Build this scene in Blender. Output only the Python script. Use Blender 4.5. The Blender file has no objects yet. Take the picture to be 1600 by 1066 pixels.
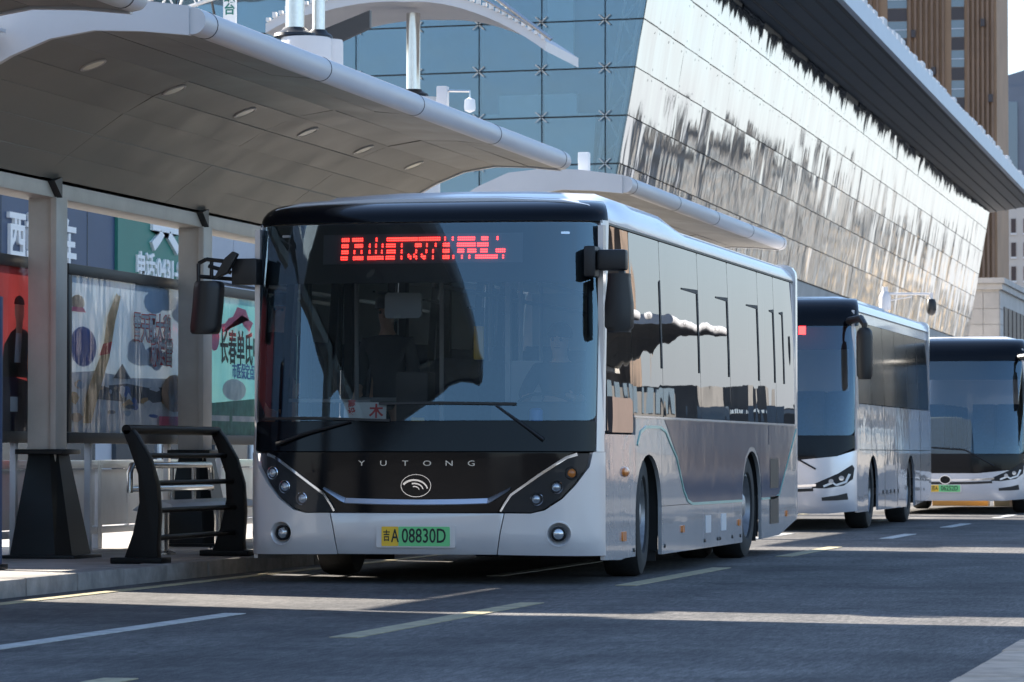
import bpy, bmesh, math, random
from mathutils import Vector, Matrix
random.seed(7)
PI = math.pi
scn = bpy.context.scene
COL = scn.collection

# ------------------------------------------------------------------ camera
cam_d = bpy.data.cameras.new('camera'); cam = bpy.data.objects.new('camera', cam_d); COL.objects.link(cam)
cam_d.sensor_width = 36.0; cam_d.lens = 36.0 * 5770 / 1600; cam_d.clip_start = 0.5; cam_d.clip_end = 6000
cam.location = (0, 0, 0.93)
cam.rotation_euler = (math.radians(90 + 1.757), 0, math.radians(12.597))
scn.camera = cam
cam_d.dof.use_dof = True; cam_d.dof.focus_distance = 27.0; cam_d.dof.aperture_fstop = 11.0

# ------------------------------------------------------------------ sky and sun
SUN_EL = math.radians(28.0)
SUN_H = Vector((-0.928, 0.371, 0)).normalized()          # horizontal direction towards the sun
SUN_DIR = SUN_H * math.cos(SUN_EL) + Vector((0, 0, math.sin(SUN_EL)))
world = bpy.data.worlds.new('World'); scn.world = world; world.use_nodes = True
wn = world.node_tree.nodes; wl = world.node_tree.links
bg = wn['Background']
sky = wn.new('ShaderNodeTexSky'); sky.sky_type = 'NISHITA'; sky.sun_disc = False
sky.sun_elevation = SUN_EL
sky.sun_rotation = math.atan2(SUN_H.x, SUN_H.y)
sky.altitude = 200; sky.air_density = 1.0; sky.dust_density = 0.6; sky.ozone_density = 2.5
# even whitish winter haze low over the whole horizon, thin streaks of cloud above it
tc = wn.new('ShaderNodeTexCoord'); sp_ = wn.new('ShaderNodeSeparateXYZ'); wl.new(tc.outputs['Generated'], sp_.inputs[0])
hr = wn.new('ShaderNodeMapRange'); hr.interpolation_type = 'SMOOTHSTEP'; hr.inputs['From Min'].default_value = .17; hr.inputs['From Max'].default_value = -.02; hr.inputs['To Max'].default_value = .92
wl.new(sp_.outputs['Z'], hr.inputs['Value'])
cm = wn.new('ShaderNodeMapping'); cm.inputs['Scale'].default_value = (1.6, 1.6, 6.0); wl.new(tc.outputs['Generated'], cm.inputs['Vector'])
cn = wn.new('ShaderNodeTexNoise'); cn.inputs['Scale'].default_value = 1.7; cn.inputs['Detail'].default_value = 7; wl.new(cm.outputs[0], cn.inputs['Vector'])
cr_ = wn.new('ShaderNodeMapRange'); cr_.inputs['From Min'].default_value = .52; cr_.inputs['From Max'].default_value = .78; cr_.inputs['To Max'].default_value = .25; wl.new(cn.outputs['Fac'], cr_.inputs['Value'])
mxf = wn.new('ShaderNodeMath'); mxf.operation = 'MAXIMUM'; wl.new(hr.outputs[0], mxf.inputs[0]); wl.new(cr_.outputs[0], mxf.inputs[1])
hm = wn.new('ShaderNodeMix'); hm.data_type = 'RGBA'; wl.new(mxf.outputs[0], hm.inputs[0]); wl.new(sky.outputs[0], hm.inputs[6]); hm.inputs[7].default_value = (3.0, 3.08, 3.35, 1)
wl.new(hm.outputs[2], bg.inputs[0]); bg.inputs[1].default_value = 0.075
sun_d = bpy.data.lights.new('sun', 'SUN'); sun_d.energy = 5.0; sun_d.angle = math.radians(0.53); sun_d.color = (1.0, 0.92, 0.80)
sun = bpy.data.objects.new('sun', sun_d); COL.objects.link(sun); sun.location = (-40, 20, 40)
sun.rotation_euler = SUN_DIR.to_track_quat('Z', 'Y').to_euler()
scn.view_settings.view_transform = 'Standard'; scn.view_settings.look = 'None'
scn.view_settings.exposure = 2.2; scn.view_settings.gamma = 1.0; scn.view_settings.use_curve_mapping = False
scn.cycles.max_bounces = 10; scn.cycles.transparent_max_bounces = 24
scn.cycles.sample_clamp_indirect = 6.0

# ------------------------------------------------------------------ materials
def mat(name, col, rough=0.5, metal=0.0, var=0.0, vscale=3.0, bump=0.0, bscale=40.0, coat=0.0, spec=0.5,
        emit=None, estr=1.0, world_pos=False, stretch=(1, 1, 1), rvar=0.0, col2=None):
    m = bpy.data.materials.new(name); m.use_nodes = True
    nt = m.node_tree; N = nt.nodes; L = nt.links; b = N['Principled BSDF']
    b.inputs['Base Color'].default_value = (*col, 1); b.inputs['Roughness'].default_value = rough
    b.inputs['Metallic'].default_value = metal; b.inputs['Specular IOR Level'].default_value = spec
    b.inputs['Coat Weight'].default_value = coat; b.inputs['Coat Roughness'].default_value = 0.03
    if emit:
        b.inputs['Emission Color'].default_value = (*emit, 1); b.inputs['Emission Strength'].default_value = estr
    if var or bump or rvar:
        mp = N.new('ShaderNodeMapping'); mp.inputs['Scale'].default_value = stretch
        if world_pos:
            g = N.new('ShaderNodeNewGeometry'); L.new(g.outputs['Position'], mp.inputs['Vector'])
        else:
            g = N.new('ShaderNodeTexCoord'); L.new(g.outputs['Object'], mp.inputs['Vector'])
    if var or rvar:
        n = N.new('ShaderNodeTexNoise'); n.inputs['Scale'].default_value = vscale; n.inputs['Detail'].default_value = 6; n.inputs['Roughness'].default_value = 0.62
        L.new(mp.outputs[0], n.inputs['Vector'])
        if var:
            r = N.new('ShaderNodeValToRGB')
            r.color_ramp.elements[0].position = 0.3; r.color_ramp.elements[1].position = 0.7
            c2 = col2 or tuple(c * (1 - var) for c in col)
            c1 = col if col2 else tuple(min(1, c * (1 + var * 0.6)) for c in col)
            r.color_ramp.elements[0].color = (*c2, 1); r.color_ramp.elements[1].color = (*c1, 1)
            L.new(n.outputs['Fac'], r.inputs['Fac']); L.new(r.outputs[0], b.inputs['Base Color'])
        if rvar:
            mr = N.new('ShaderNodeMapRange'); mr.inputs['To Min'].default_value = max(0, rough - rvar); mr.inputs['To Max'].default_value = rough + rvar
            mr.inputs['From Min'].default_value = .3; mr.inputs['From Max'].default_value = .7
            L.new(n.outputs['Fac'], mr.inputs['Value']); L.new(mr.outputs[0], b.inputs['Roughness'])
    if bump:
        nb = N.new('ShaderNodeTexNoise'); nb.inputs['Scale'].default_value = bscale; nb.inputs['Detail'].default_value = 3
        L.new(mp.outputs[0], nb.inputs['Vector'])
        bp = N.new('ShaderNodeBump'); bp.inputs['Strength'].default_value = 1.0; bp.inputs['Distance'].default_value = bump
        L.new(nb.outputs['Fac'], bp.inputs['Height']); L.new(bp.outputs[0], b.inputs['Normal'])
        if coat: L.new(bp.outputs[0], b.inputs['Coat Normal'])
    return m

def glass_mat(name, tint, ior=1.5, rough=0.0, refl=(1, 1, 1), bump=0.0, bscale=2.0, stretch=(1, 1, 1)):
    m = bpy.data.materials.new(name); m.use_nodes = True
    nt = m.node_tree; N = nt.nodes; L = nt.links
    for n in list(N):
        if n.type != 'OUTPUT_MATERIAL': N.remove(n)
    out = N['Material Output']
    t = N.new('ShaderNodeBsdfTransparent'); t.inputs[0].default_value = (*tint, 1)
    g = N.new('ShaderNodeBsdfGlossy'); g.inputs['Color'].default_value = (*refl, 1); g.inputs['Roughness'].default_value = rough
    f = N.new('ShaderNodeFresnel'); f.inputs['IOR'].default_value = ior
    geo = N.new('ShaderNodeNewGeometry')
    mx = N.new('ShaderNodeMixShader')
    L.new(f.outputs[0], mx.inputs[0]); L.new(t.outputs[0], mx.inputs[1]); L.new(g.outputs[0], mx.inputs[2]); L.new(mx.outputs[0], out.inputs[0])
    if bump:
        mp = N.new('ShaderNodeMapping'); mp.inputs['Scale'].default_value = stretch; L.new(geo.outputs['Position'], mp.inputs['Vector'])
        nb = N.new('ShaderNodeTexNoise'); nb.inputs['Scale'].default_value = bscale; nb.inputs['Detail'].default_value = 2
        L.new(mp.outputs[0], nb.inputs['Vector'])
        bp = N.new('ShaderNodeBump'); bp.inputs['Distance'].default_value = bump; L.new(nb.outputs['Fac'], bp.inputs['Height'])
        L.new(bp.outputs[0], g.inputs['Normal']); L.new(bp.outputs[0], f.inputs['Normal'])
    return m

def asphalt_mat():
    m = bpy.data.materials.new('asphalt'); m.use_nodes = True
    nt = m.node_tree; N = nt.nodes; L = nt.links; b = N['Principled BSDF']
    g = N.new('ShaderNodeNewGeometry')
    def noise(scale, det=4, st=(1, 1, 1), ro=.6):
        mp = N.new('ShaderNodeMapping'); mp.inputs['Scale'].default_value = st; L.new(g.outputs['Position'], mp.inputs['Vector'])
        n = N.new('ShaderNodeTexNoise'); n.inputs['Scale'].default_value = scale; n.inputs['Detail'].default_value = det; n.inputs['Roughness'].default_value = ro
        L.new(mp.outputs[0], n.inputs['Vector']); return n
    def ramp(n, p0, c0, p1, c1):
        r = N.new('ShaderNodeValToRGB'); e = r.color_ramp.elements
        e[0].position = p0; e[0].color = (*c0, 1); e[1].position = p1; e[1].color = (*c1, 1); L.new(n.outputs['Fac'], r.inputs['Fac']); return r
    def mul(a, bb, t='MULTIPLY', f=1.0):
        x = N.new('ShaderNodeMix'); x.data_type = 'RGBA'; x.blend_type = t; x.inputs[0].default_value = f
        L.new(a.outputs[0] if a.type != 'MIX' else a.outputs[2], x.inputs[6]); L.new(bb.outputs[0] if bb.type != 'MIX' else bb.outputs[2], x.inputs[7]); return x
    fine = ramp(noise(85, 3), .32, (.036, .0365, .039), .70, (.178, .174, .170))
    mid = ramp(noise(1.3, 6), .3, (.72, .72, .74), .7, (1.22, 1.2, 1.18))
    lane = ramp(noise(.9, 5, (1, .12, 1)), .35, (.66, .66, .67), .65, (1.2, 1.19, 1.17))
    spots = ramp(noise(7, 2), .70, (1, 1, 1), .74, (1.9, 1.85, 1.75))
    grain = ramp(noise(42, 2, (1, .10, 1)), .35, (.62, .62, .64), .66, (1.5, 1.48, 1.44))
    stain = ramp(noise(.55, 5, (1, .5, 1), .7), .36, (.52, .52, .53), .52, (1.0, 1.0, 1.0))
    fine = mul(fine, stain)
    c = mul(mul(mul(mul(fine, mid), lane), grain, 'MULTIPLY', .8), spots, 'MULTIPLY', .6)
    v = N.new('ShaderNodeTexVoronoi'); v.feature = 'DISTANCE_TO_EDGE'; v.inputs['Scale'].default_value = .45
    wv = noise(2.2, 4); va = N.new('ShaderNodeMix'); va.data_type = 'RGBA'; va.blend_type = 'ADD'; va.inputs[0].default_value = .35
    L.new(g.outputs['Position'], va.inputs[6]); L.new(wv.outputs['Color'], va.inputs[7]); L.new(va.outputs[2], v.inputs['Vector'])
    cr = N.new('ShaderNodeValToRGB'); cr.color_ramp.elements[0].position = .0; cr.color_ramp.elements[0].color = (.35, .35, .35, 1)
    cr.color_ramp.elements[1].position = .006; cr.color_ramp.elements[1].color = (1, 1, 1, 1); L.new(v.outputs[0], cr.inputs[0])
    c = mul(c, cr, 'MULTIPLY', .7)
    L.new(c.outputs[2], b.inputs['Base Color']); b.inputs['Roughness'].default_value = .82; b.inputs['Specular IOR Level'].default_value = .3
    hb = noise(60, 3); bp = N.new('ShaderNodeBump'); bp.inputs['Distance'].default_value = .006; bp.inputs['Strength'].default_value = .8
    L.new(hb.outputs['Fac'], bp.inputs['Height']); L.new(bp.outputs[0], b.inputs['Normal'])
    return m

M = {}
M['asphalt'] = asphalt_mat()
M['ground'] = mat('ground_concrete', (.052, .053, .057), .85, var=.3, vscale=.3, world_pos=True)
M['pavement'] = mat('pavement', (.30, .28, .26), .8, var=.3, vscale=2.5, bump=.004, bscale=30, world_pos=True)
M['kerb'] = mat('kerb_stone', (.24, .225, .21), .85, var=.35, vscale=5, bump=.006, bscale=25, world_pos=True)
M['kerb_tan'] = mat('kerb_concrete', (.50, .38, .28), .85, var=.4, vscale=4, bump=.01, bscale=14, world_pos=True)
M['line_white'] = mat('line_white', (.62, .61, .58), .7, var=1, vscale=9, world_pos=True, col2=(.30, .30, .29))
M['line_yellow'] = mat('line_yellow', (.50, .42, .24), .7, var=1, vscale=7, world_pos=True, col2=(.20, .18, .13))
M['paint'] = mat('bus_champagne_paint', (.62, .585, .575), .32, metal=.3, coat=.8, var=.05, vscale=1.2, rvar=.05)
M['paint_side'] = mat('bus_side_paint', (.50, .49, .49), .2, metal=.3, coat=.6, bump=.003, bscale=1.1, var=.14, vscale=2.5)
M['paint_dark'] = mat('bus_dark_blue_paint', (.022, .040, .085), .10, spec=.28, coat=0, bump=.004, bscale=1.1)
M['teal'] = mat('bus_teal_stripe', (.16, .50, .44), .3, coat=.6)
M['roofpaint'] = mat('bus_roof_paint', (.66, .65, .66), .35, coat=.5, var=.06, vscale=1.5)
M['gloss_black'] = mat('gloss_black', (.003, .004, .006), .10, spec=.22, bump=.0015, bscale=1.5)
M['black'] = mat('black_plastic', (.006, .006, .007), .45, var=.2, vscale=8)
M['mask_black'] = mat('glass_frit_black', (.006, .006, .008), .6)
M['rubber'] = mat('rubber', (.018, .018, .018), .75, var=.3, vscale=9, bump=.003, bscale=40)
M['rim'] = mat('wheel_rim', (.36, .36, .37), .4, metal=.7, var=.3, vscale=9)
M['under'] = mat('underbody', (.012, .012, .012), .9)
M['chrome'] = mat('chrome', (.75, .76, .78), .08, metal=1.0)
M['chrome_satin'] = mat('satin_chrome', (.82, .83, .85), .38, metal=1.0)
M['steel'] = mat('brushed_steel', (.58, .57, .55), .25, metal=1.0, var=.1, vscale=20)
M['lens'] = mat('lamp_lens', (.55, .57, .6), .05, metal=.6, coat=1)
M['lamp_dark'] = mat('lamp_housing', (.010, .012, .016), .35, spec=.3)
M['amber'] = mat('amber_lens', (.75, .22, .03), .25, coat=.6)
M['windscreen'] = glass_mat('windscreen_glass', (.80, .84, .85), 2.0, refl=(.62, .84, 1), bump=.004, bscale=.8)
M['sideglass'] = glass_mat('side_glass', (.05, .055, .06), 1.8, refl=(.84, .87, .93), bump=.005, bscale=.8, stretch=(1, .8, .45))
M['coachglass'] = mat('coach_side_glass', (.008, .012, .012), .10, spec=.06)
M['doorglass'] = glass_mat('clear_side_glass', (.62, .66, .66), 1.5)
M['lensglass'] = glass_mat('lens_cover', (.88, .9, .92), 1.25)
M['film'] = glass_mat('plastic_film', (.98, .98, .98), 1.25, rough=.08, bump=.012, bscale=1.8, stretch=(1, 2.0, .6))
M['led'] = mat('led_red', (.6, .02, .01), .4, emit=(1.0, .022, .016), estr=2.6)
M['led_back'] = mat('led_board', (.055, .06, .075), .45)
M['plate_green'] = mat('plate_green', (.17, .60, .22), .4)
M['plate_yellow'] = mat('plate_yellow', (.85, .50, .03), .4)
M['ink'] = mat('ink_black', (.012, .018, .014), .5)
M['white'] = mat('white_print', (.78, .78, .77), .5)
M['red_print'] = mat('red_print', (.62, .03, .04), .5)
M['interior'] = mat('bus_interior_grey', (.34, .34, .35), .7)
M['interior_dark'] = mat('bus_interior_dark', (.03, .03, .034), .7)
M['seat_blue'] = mat('seat_fabric', (.02, .03, .06), .85, var=.3, vscale=30)
M['yellow'] = mat('yellow_plastic', (.70, .45, .04), .45)
M['blue'] = mat('blue_plastic', (.06, .16, .45), .45)
M['skin'] = mat('skin', (.48, .30, .22), .55)
M['hair'] = mat('hair', (.015, .012, .01), .6)
M['jacket'] = mat('jacket', (.03, .035, .05), .8)
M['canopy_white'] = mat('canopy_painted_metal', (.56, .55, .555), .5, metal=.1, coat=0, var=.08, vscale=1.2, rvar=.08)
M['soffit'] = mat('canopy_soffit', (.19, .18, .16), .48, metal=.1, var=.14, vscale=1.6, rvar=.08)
M['cream'] = mat('cream_steel', (.52, .48, .43), .45, var=.12, vscale=3)
M['base_dark'] = mat('column_base_dark', (.006, .009, .011), .35, spec=.25, coat=0, var=.3, vscale=4)
M['lampglow'] = mat('downlight_glass', (.85, .78, .60), .35)
M['guard'] = mat('guard_black', (.004, .004, .0045), .45, spec=.18, coat=0, var=.3, vscale=8)
M['fence'] = mat('fence_panel', (.60, .61, .63), .5, metal=.2, var=.16, vscale=2.2, rvar=.1)
M['frame_dark'] = mat('billboard_frame', (.016, .017, .02), .45)
M['station_dark'] = mat('station_dark', (.018, .020, .024), .6)
M['station_teal'] = mat('station_blind', (.75, .90, .90), .6, var=.12, vscale=.7, world_pos=True)
M['station_blue'] = mat('station_inner', (.18, .34, .46), .6, var=.25, vscale=.4, world_pos=True)
M['blueglass'] = glass_mat('curtain_glass', (.70, .82, .88), 2.1, refl=(.70, .85, 1), bump=.01, bscale=.5)
M['mirror'] = mat('mirror_panel', (.53, .55, .59), .05, metal=1.0, bump=.032, bscale=1.0, world_pos=True, stretch=(.5, .5, .16))
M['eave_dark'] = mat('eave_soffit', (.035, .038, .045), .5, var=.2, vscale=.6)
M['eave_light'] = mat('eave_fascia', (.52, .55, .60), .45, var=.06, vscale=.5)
M['snow'] = mat('roof_edge_white', (.72, .70, .68), .7, var=.2, vscale=1.5)
M['brown'] = mat('tower_brown', (.36, .215, .125), .7, var=.14, vscale=.25)
M['brown_dark'] = mat('tower_brown_fins', (.25, .15, .095), .7, var=.2, vscale=.3)
M['towerglass'] = mat('tower_glass', (.14, .19, .23), .08, spec=.8)
M['spandrel'] = mat('tower_spandrel', (.06, .045, .045), .5)
M['grey_wall'] = mat('grey_tower_wall', (.20, .21, .24), .8, var=.15, vscale=.1)
M['beige_wall'] = mat('beige_wall', (.62, .58, .52), .8, var=.1, vscale=.1)
M['stone'] = mat('stone_cladding', (.47, .44, .41), .75, var=.16, vscale=.6, world_pos=True)
M['shop_blue'] = mat('shop_fascia_blue', (.028, .055, .12), .5, var=.15, vscale=1)
M['shop_green'] = mat('shop_fascia_green', (.02, .17, .13), .5, var=.1, vscale=1)
M['shop_wall'] = mat('shop_wall', (.42, .42, .45), .6, var=.15, vscale=.8)
M['shop_glass'] = mat('shop_window', (.05, .06, .07), .1)
M['orange'] = mat('orange_barrier', (.50, .24, .05), .55)
M['cardboard'] = mat('tan_box', (.42, .34, .22), .8)
M['coach_silver'] = mat('coach_silver_paint', (.55, .56, .61), .25, metal=.5, coat=1.0, bump=.006, bscale=1.0)
M['far_grey'] = mat('far_block_grey', (.115, .108, .100), .8, var=.5, vscale=.12, world_pos=True, stretch=(1, 1, .6))
M['far_brown'] = mat('far_block_brown', (.19, .13, .09), .8, var=.6, vscale=.25, world_pos=True, stretch=(1, 1, .5))
M['far_gold'] = mat('far_block_sand', (.34, .25, .15), .8, var=.4, vscale=.2, world_pos=True)
M['far_pink'] = mat('far_block_pink', (.18, .13, .11), .8, var=.15, vscale=.2, world_pos=True)
M['leaf'] = mat('dark_foliage', (.045, .055, .03), .8, var=.5, vscale=1)
M['poster_red'] = mat('poster_red', (.52, .08, .08), .5, var=.35, vscale=1.6)
M['poster_navy'] = mat('poster_navy', (.03, .035, .06), .5, var=.4, vscale=3)
M['poster_orange'] = mat('poster_orange', (.75, .20, .06), .5, var=.2, vscale=4)
M['poster_sky'] = mat('poster_sky', (.50, .60, .70), .5, var=1, vscale=1.7, col2=(.25, .40, .56))
M['poster_snow'] = mat('poster_snow', (.85, .87, .88), .5, var=1, vscale=5, col2=(.45, .52, .60))
M['poster_brown'] = mat('poster_brown', (.68, .46, .24), .5, var=.4, vscale=9)
M['poster_grey'] = mat('poster_grey', (.13, .16, .20), .5, var=.6, vscale=8)
M['poster_teal'] = mat('poster_teal', (.16, .56, .62), .5, var=1, vscale=1.3, col2=(.36, .74, .72))
M['poster_pink'] = mat('poster_pink', (.80, .22, .34), .5)
M['poster_green'] = mat('poster_green', (.10, .26, .20), .5, var=.4, vscale=8)
M['poster_white'] = mat('poster_white', (.85, .85, .84), .5)
M['poster_redprint'] = mat('poster_redprint', (.70, .05, .06), .5)
M['poster_tan'] = mat('poster_tan', (.62, .46, .33), .5, var=.3, vscale=8)

def translucent(names, w):
    # printed film of the light-box posters lets part of the daylight behind it through
    for n_ in names:
        m = M[n_]; nt = m.node_tree; N = nt.nodes; L = nt.links; b = N['Principled BSDF']; out = N['Material Output']
        t = N.new('ShaderNodeBsdfTranslucent'); mx = N.new('ShaderNodeMixShader'); mx.inputs[0].default_value = w
        if b.inputs['Base Color'].is_linked: L.new(b.inputs['Base Color'].links[0].from_socket, t.inputs[0])
        else: t.inputs[0].default_value = b.inputs['Base Color'].default_value
        L.new(b.outputs[0], mx.inputs[1]); L.new(t.outputs[0], mx.inputs[2]); L.new(mx.outputs[0], out.inputs[0])
translucent(['poster_red', 'poster_navy', 'poster_orange', 'poster_sky', 'poster_snow', 'poster_brown', 'poster_grey', 'poster_teal', 'poster_pink', 'poster_green', 'poster_tan', 'poster_white', 'poster_redprint'], .06)

# ------------------------------------------------------------------ mesh tools
class MB:
    def __init__(s): s.v = []; s.f = []
    def add(s, vs, fs):
        o = len(s.v); s.v += [tuple(p) for p in vs]; s.f += [tuple(i + o for i in f) for f in fs]; return s
    def box(s, x0, x1, y0, y1, z0, z1, mtx=None):
        vs = [Vector((x, y, z)) for x in (x0, x1) for y in (y0, y1) for z in (z0, z1)]
        if mtx: vs = [mtx @ v for v in vs]
        return s.add(vs, [(0, 1, 3, 2), (4, 6, 7, 5), (0, 4, 5, 1), (2, 3, 7, 6), (0, 2, 6, 4), (1, 5, 7, 3)])
    def prism(s, poly, axis, a, b):
        n = len(poly)
        def P(p, t): return {'x': (t, p[0], p[1]), 'y': (p[0], t, p[1]), 'z': (p[0], p[1], t)}[axis]
        vs = [P(p, a) for p in poly] + [P(p, b) for p in poly]
        fs = [tuple(range(n)), tuple(range(2 * n - 1, n - 1, -1))] + [(i, (i + 1) % n, n + (i + 1) % n, n + i) for i in range(n)]
        return s.add(vs, fs)
    def tube(s, path, r, n=10, cap=True):
        path = [Vector(p) for p in path]; rs = r if isinstance(r, (list, tuple)) else [r] * len(path)
        vs = []; prev = None
        for i, p in enumerate(path):
            t = (path[min(i + 1, len(path) - 1)] - path[max(i - 1, 0)]).normalized()
            if prev is None:
                a = Vector((0, 0, 1)) if abs(t.z) < .9 else Vector((1, 0, 0)); u = t.cross(a).normalized()
            else: u = (prev - t * prev.dot(t)).normalized()
            prev = u; w = t.cross(u)
            for k in range(n):
                an = 2 * PI * k / n; vs.append(p + (u * math.cos(an) + w * math.sin(an)) * rs[i])
        fs = []
        for i in range(len(path) - 1):
            for k in range(n): fs.append((i * n + k, i * n + (k + 1) % n, (i + 1) * n + (k + 1) % n, (i + 1) * n + k))
        if cap: fs += [tuple(range(n - 1, -1, -1)), tuple(range((len(path) - 1) * n, len(path) * n))]
        return s.add(vs, fs)
    def lathe(s, prof, n=24, mtx=None, closed=False, cap0=True):     # prof: (r, h) about local Z
        vs = []
        for r, h in prof:
            for k in range(n):
                a = 2 * PI * k / n; v = Vector((r * math.cos(a), r * math.sin(a), h)); vs.append(mtx @ v if mtx else v)
        fs = []; m = len(prof)
        for i in range(m if closed else m - 1):
            j = (i + 1) % m
            for k in range(n): fs.append((i * n + k, i * n + (k + 1) % n, j * n + (k + 1) % n, j * n + k))
        if not closed:
            if cap0: fs.append(tuple(range(n - 1, -1, -1)))
            fs.append(tuple(range((m - 1) * n, m * n)))
        return s.add(vs, fs)
    def loft(s, rings, closed=False, cap=False):
        n = len(rings[0]); vs = [p for r in rings for p in r]; fs = []
        for i in range(len(rings) - 1):
            for k in range(n if closed else n - 1): fs.append((i * n + k, i * n + (k + 1) % n, (i + 1) * n + (k + 1) % n, (i + 1) * n + k))
        if cap: fs += [tuple(range(n - 1, -1, -1)), tuple(range((len(rings) - 1) * n, len(rings) * n))]
        return s.add(vs, fs)
    def sheet(s, poly, fn, w0=0.0, w1=None, us=(), vs=(), holes=()):
        """2-D polygon (with holes) cut along us/vs lines and bent onto the surface fn(u,v,w)."""
        bm = bmesh.new(); edges = []
        for loop in [poly] + list(holes):
            bv = [bm.verts.new((p[0], p[1], 0)) for p in loop]
            for i in range(len(bv)): edges.append(bm.edges.new((bv[i], bv[(i + 1) % len(bv)])))
        if holes: bmesh.ops.triangle_fill(bm, edges=edges, use_beauty=True, use_dissolve=False)
        else:
            f_ = bm.faces.new(bv); f_.normal_update()
            if len(bv) > 4: bmesh.ops.triangulate(bm, faces=[f_], ngon_method='EAR_CLIP')
        for u in us: bmesh.ops.bisect_plane(bm, geom=bm.verts[:] + bm.edges[:] + bm.faces[:], plane_co=(u, 0, 0), plane_no=(1, 0, 0))
        for v in vs: bmesh.ops.bisect_plane(bm, geom=bm.verts[:] + bm.edges[:] + bm.faces[:], plane_co=(0, v, 0), plane_no=(0, 1, 0))
        bm.verts.index_update(); V = [(v.co.x, v.co.y) for v in bm.verts]
        F = [tuple(v.index for v in f.verts) for f in bm.faces]
        B = [tuple(v.index for v in e.verts) for e in bm.edges if len(e.link_faces) == 1]
        bm.free(); n = len(V)
        pts = [fn(u, v, w0) for u, v in V]
        if w1 is None: return s.add(pts, F)
        pts += [fn(u, v, w1) for u, v in V]
        return s.add(pts, F + [tuple(i + n for i in reversed(f)) for f in F] + [(a, b, b + n, a + n) for a, b in B])

def obj(name, mb, m, parent=None, loc=None, bevel=0, smooth=38, recalc=True):
    me = bpy.data.meshes.new(name); me.from_pydata(mb.v, [], mb.f)
    bm = bmesh.new(); bm.from_mesh(me)
    if recalc: bmesh.ops.recalc_face_normals(bm, faces=bm.faces)
    if bevel:
        es = [e for e in bm.edges if len(e.link_faces) == 2 and e.calc_face_angle(0) > .5]
        bmesh.ops.bevel(bm, geom=es, offset=bevel, segments=2, affect='EDGES', profile=.6)
    bm.to_mesh(me); bm.free()
    if smooth:
        me.polygons.foreach_set('use_smooth', [True] * len(me.polygons)); me.set_sharp_from_angle(angle=math.radians(smooth))
    me.materials.append(M[m] if isinstance(m, str) else m)
    o = bpy.data.objects.new(name, me); COL.objects.link(o)
    if parent: o.parent = parent
    if loc: o.location = loc
    return o
def tag(o, label, cat, group=None):
    o['label'] = label; o['category'] = cat
    if group: o['group'] = group
    return o
def empty(name, loc=(0, 0, 0), label=None, cat=None, group=None, rz=0):
    o = bpy.data.objects.new(name, None); COL.objects.link(o); o.location = loc; o.rotation_euler = (0, 0, rz); o.empty_display_size = .2
    if label: tag(o, label, cat, group)
    return o
def struct(name, mb, m, **k):
    o = obj(name, mb, m, **k); o['kind'] = 'structure'; return o
def copy_tree(o, parent=None):
    c = o.copy(); COL.objects.link(c); c.parent = parent
    for ch in list(o.children): copy_tree(ch, c)
    return c
def text_mb(body, size, fn, w0, w1, bold=0.0, sx=1.0, space=1.0, align='CENTER'):
    """Lettering as geometry, laid on the surface fn(u,v,w)."""
    cu = bpy.data.curves.new('t', 'FONT'); cu.body = body; cu.size = size; cu.align_x = align; cu.align_y = 'CENTER'
    cu.offset = bold; cu.space_character = space; cu.resolution_u = 3
    o = bpy.data.objects.new('t', cu); COL.objects.link(o)
    me = bpy.data.meshes.new_from_object(o.evaluated_get(bpy.context.evaluated_depsgraph_get()))
    mb = MB(); V = [(v.co.x * sx, v.co.y) for v in me.vertices]; F = [tuple(p.vertices) for p in me.polygons]
    from collections import Counter
    cnt = Counter(tuple(sorted(e)) for p in me.polygons for e in p.edge_keys)
    B = [e for e, c in cnt.items() if c == 1]; n = len(V)
    mb.add([fn(u, v, w0) for u, v in V] + [fn(u, v, w1) for u, v in V], F + [tuple(i + n for i in reversed(f)) for f in F] + [(a, b, b + n, a + n) for a, b in B])
    bpy.data.objects.remove(o); bpy.data.curves.remove(cu); bpy.data.meshes.remove(me)
    return mb
def ell(cx, cy, rx, ry, n=20, a0=0, a1=2 * PI):
    full = abs(a1 - a0 - 2 * PI) < 1e-6
    k = n if full else n + 1
    return [(cx + rx * math.cos(a0 + (a1 - a0) * i / n), cy + ry * math.sin(a0 + (a1 - a0) * i / n)) for i in range(k)]
def rrect(x0, x1, y0, y1, r, n=4):
    out = []
    for cx, cy, a in ((x1 - r, y1 - r, 0), (x0 + r, y1 - r, PI / 2), (x0 + r, y0 + r, PI), (x1 - r, y0 + r, 1.5 * PI)):
        out += [(cx + r * math.cos(a + PI / 2 * i / n), cy + r * math.sin(a + PI / 2 * i / n)) for i in range(n + 1)]
    return out
def band(pts, h0, h1=None):                     # strip of half width h around a 2-D polyline
    h1 = h0 if h1 is None else h1; L_ = []; R_ = []
    for i, p in enumerate(pts):
        a = pts[max(i - 1, 0)]; b = pts[min(i + 1, len(pts) - 1)]
        d = Vector((b[0] - a[0], b[1] - a[1])).normalized(); h = h0 + (h1 - h0) * i / (len(pts) - 1)
        L_.append((p[0] - d.y * h, p[1] + d.x * h)); R_.append((p[0] + d.y * h, p[1] - d.x * h))
    return L_ + R_[::-1]

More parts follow.
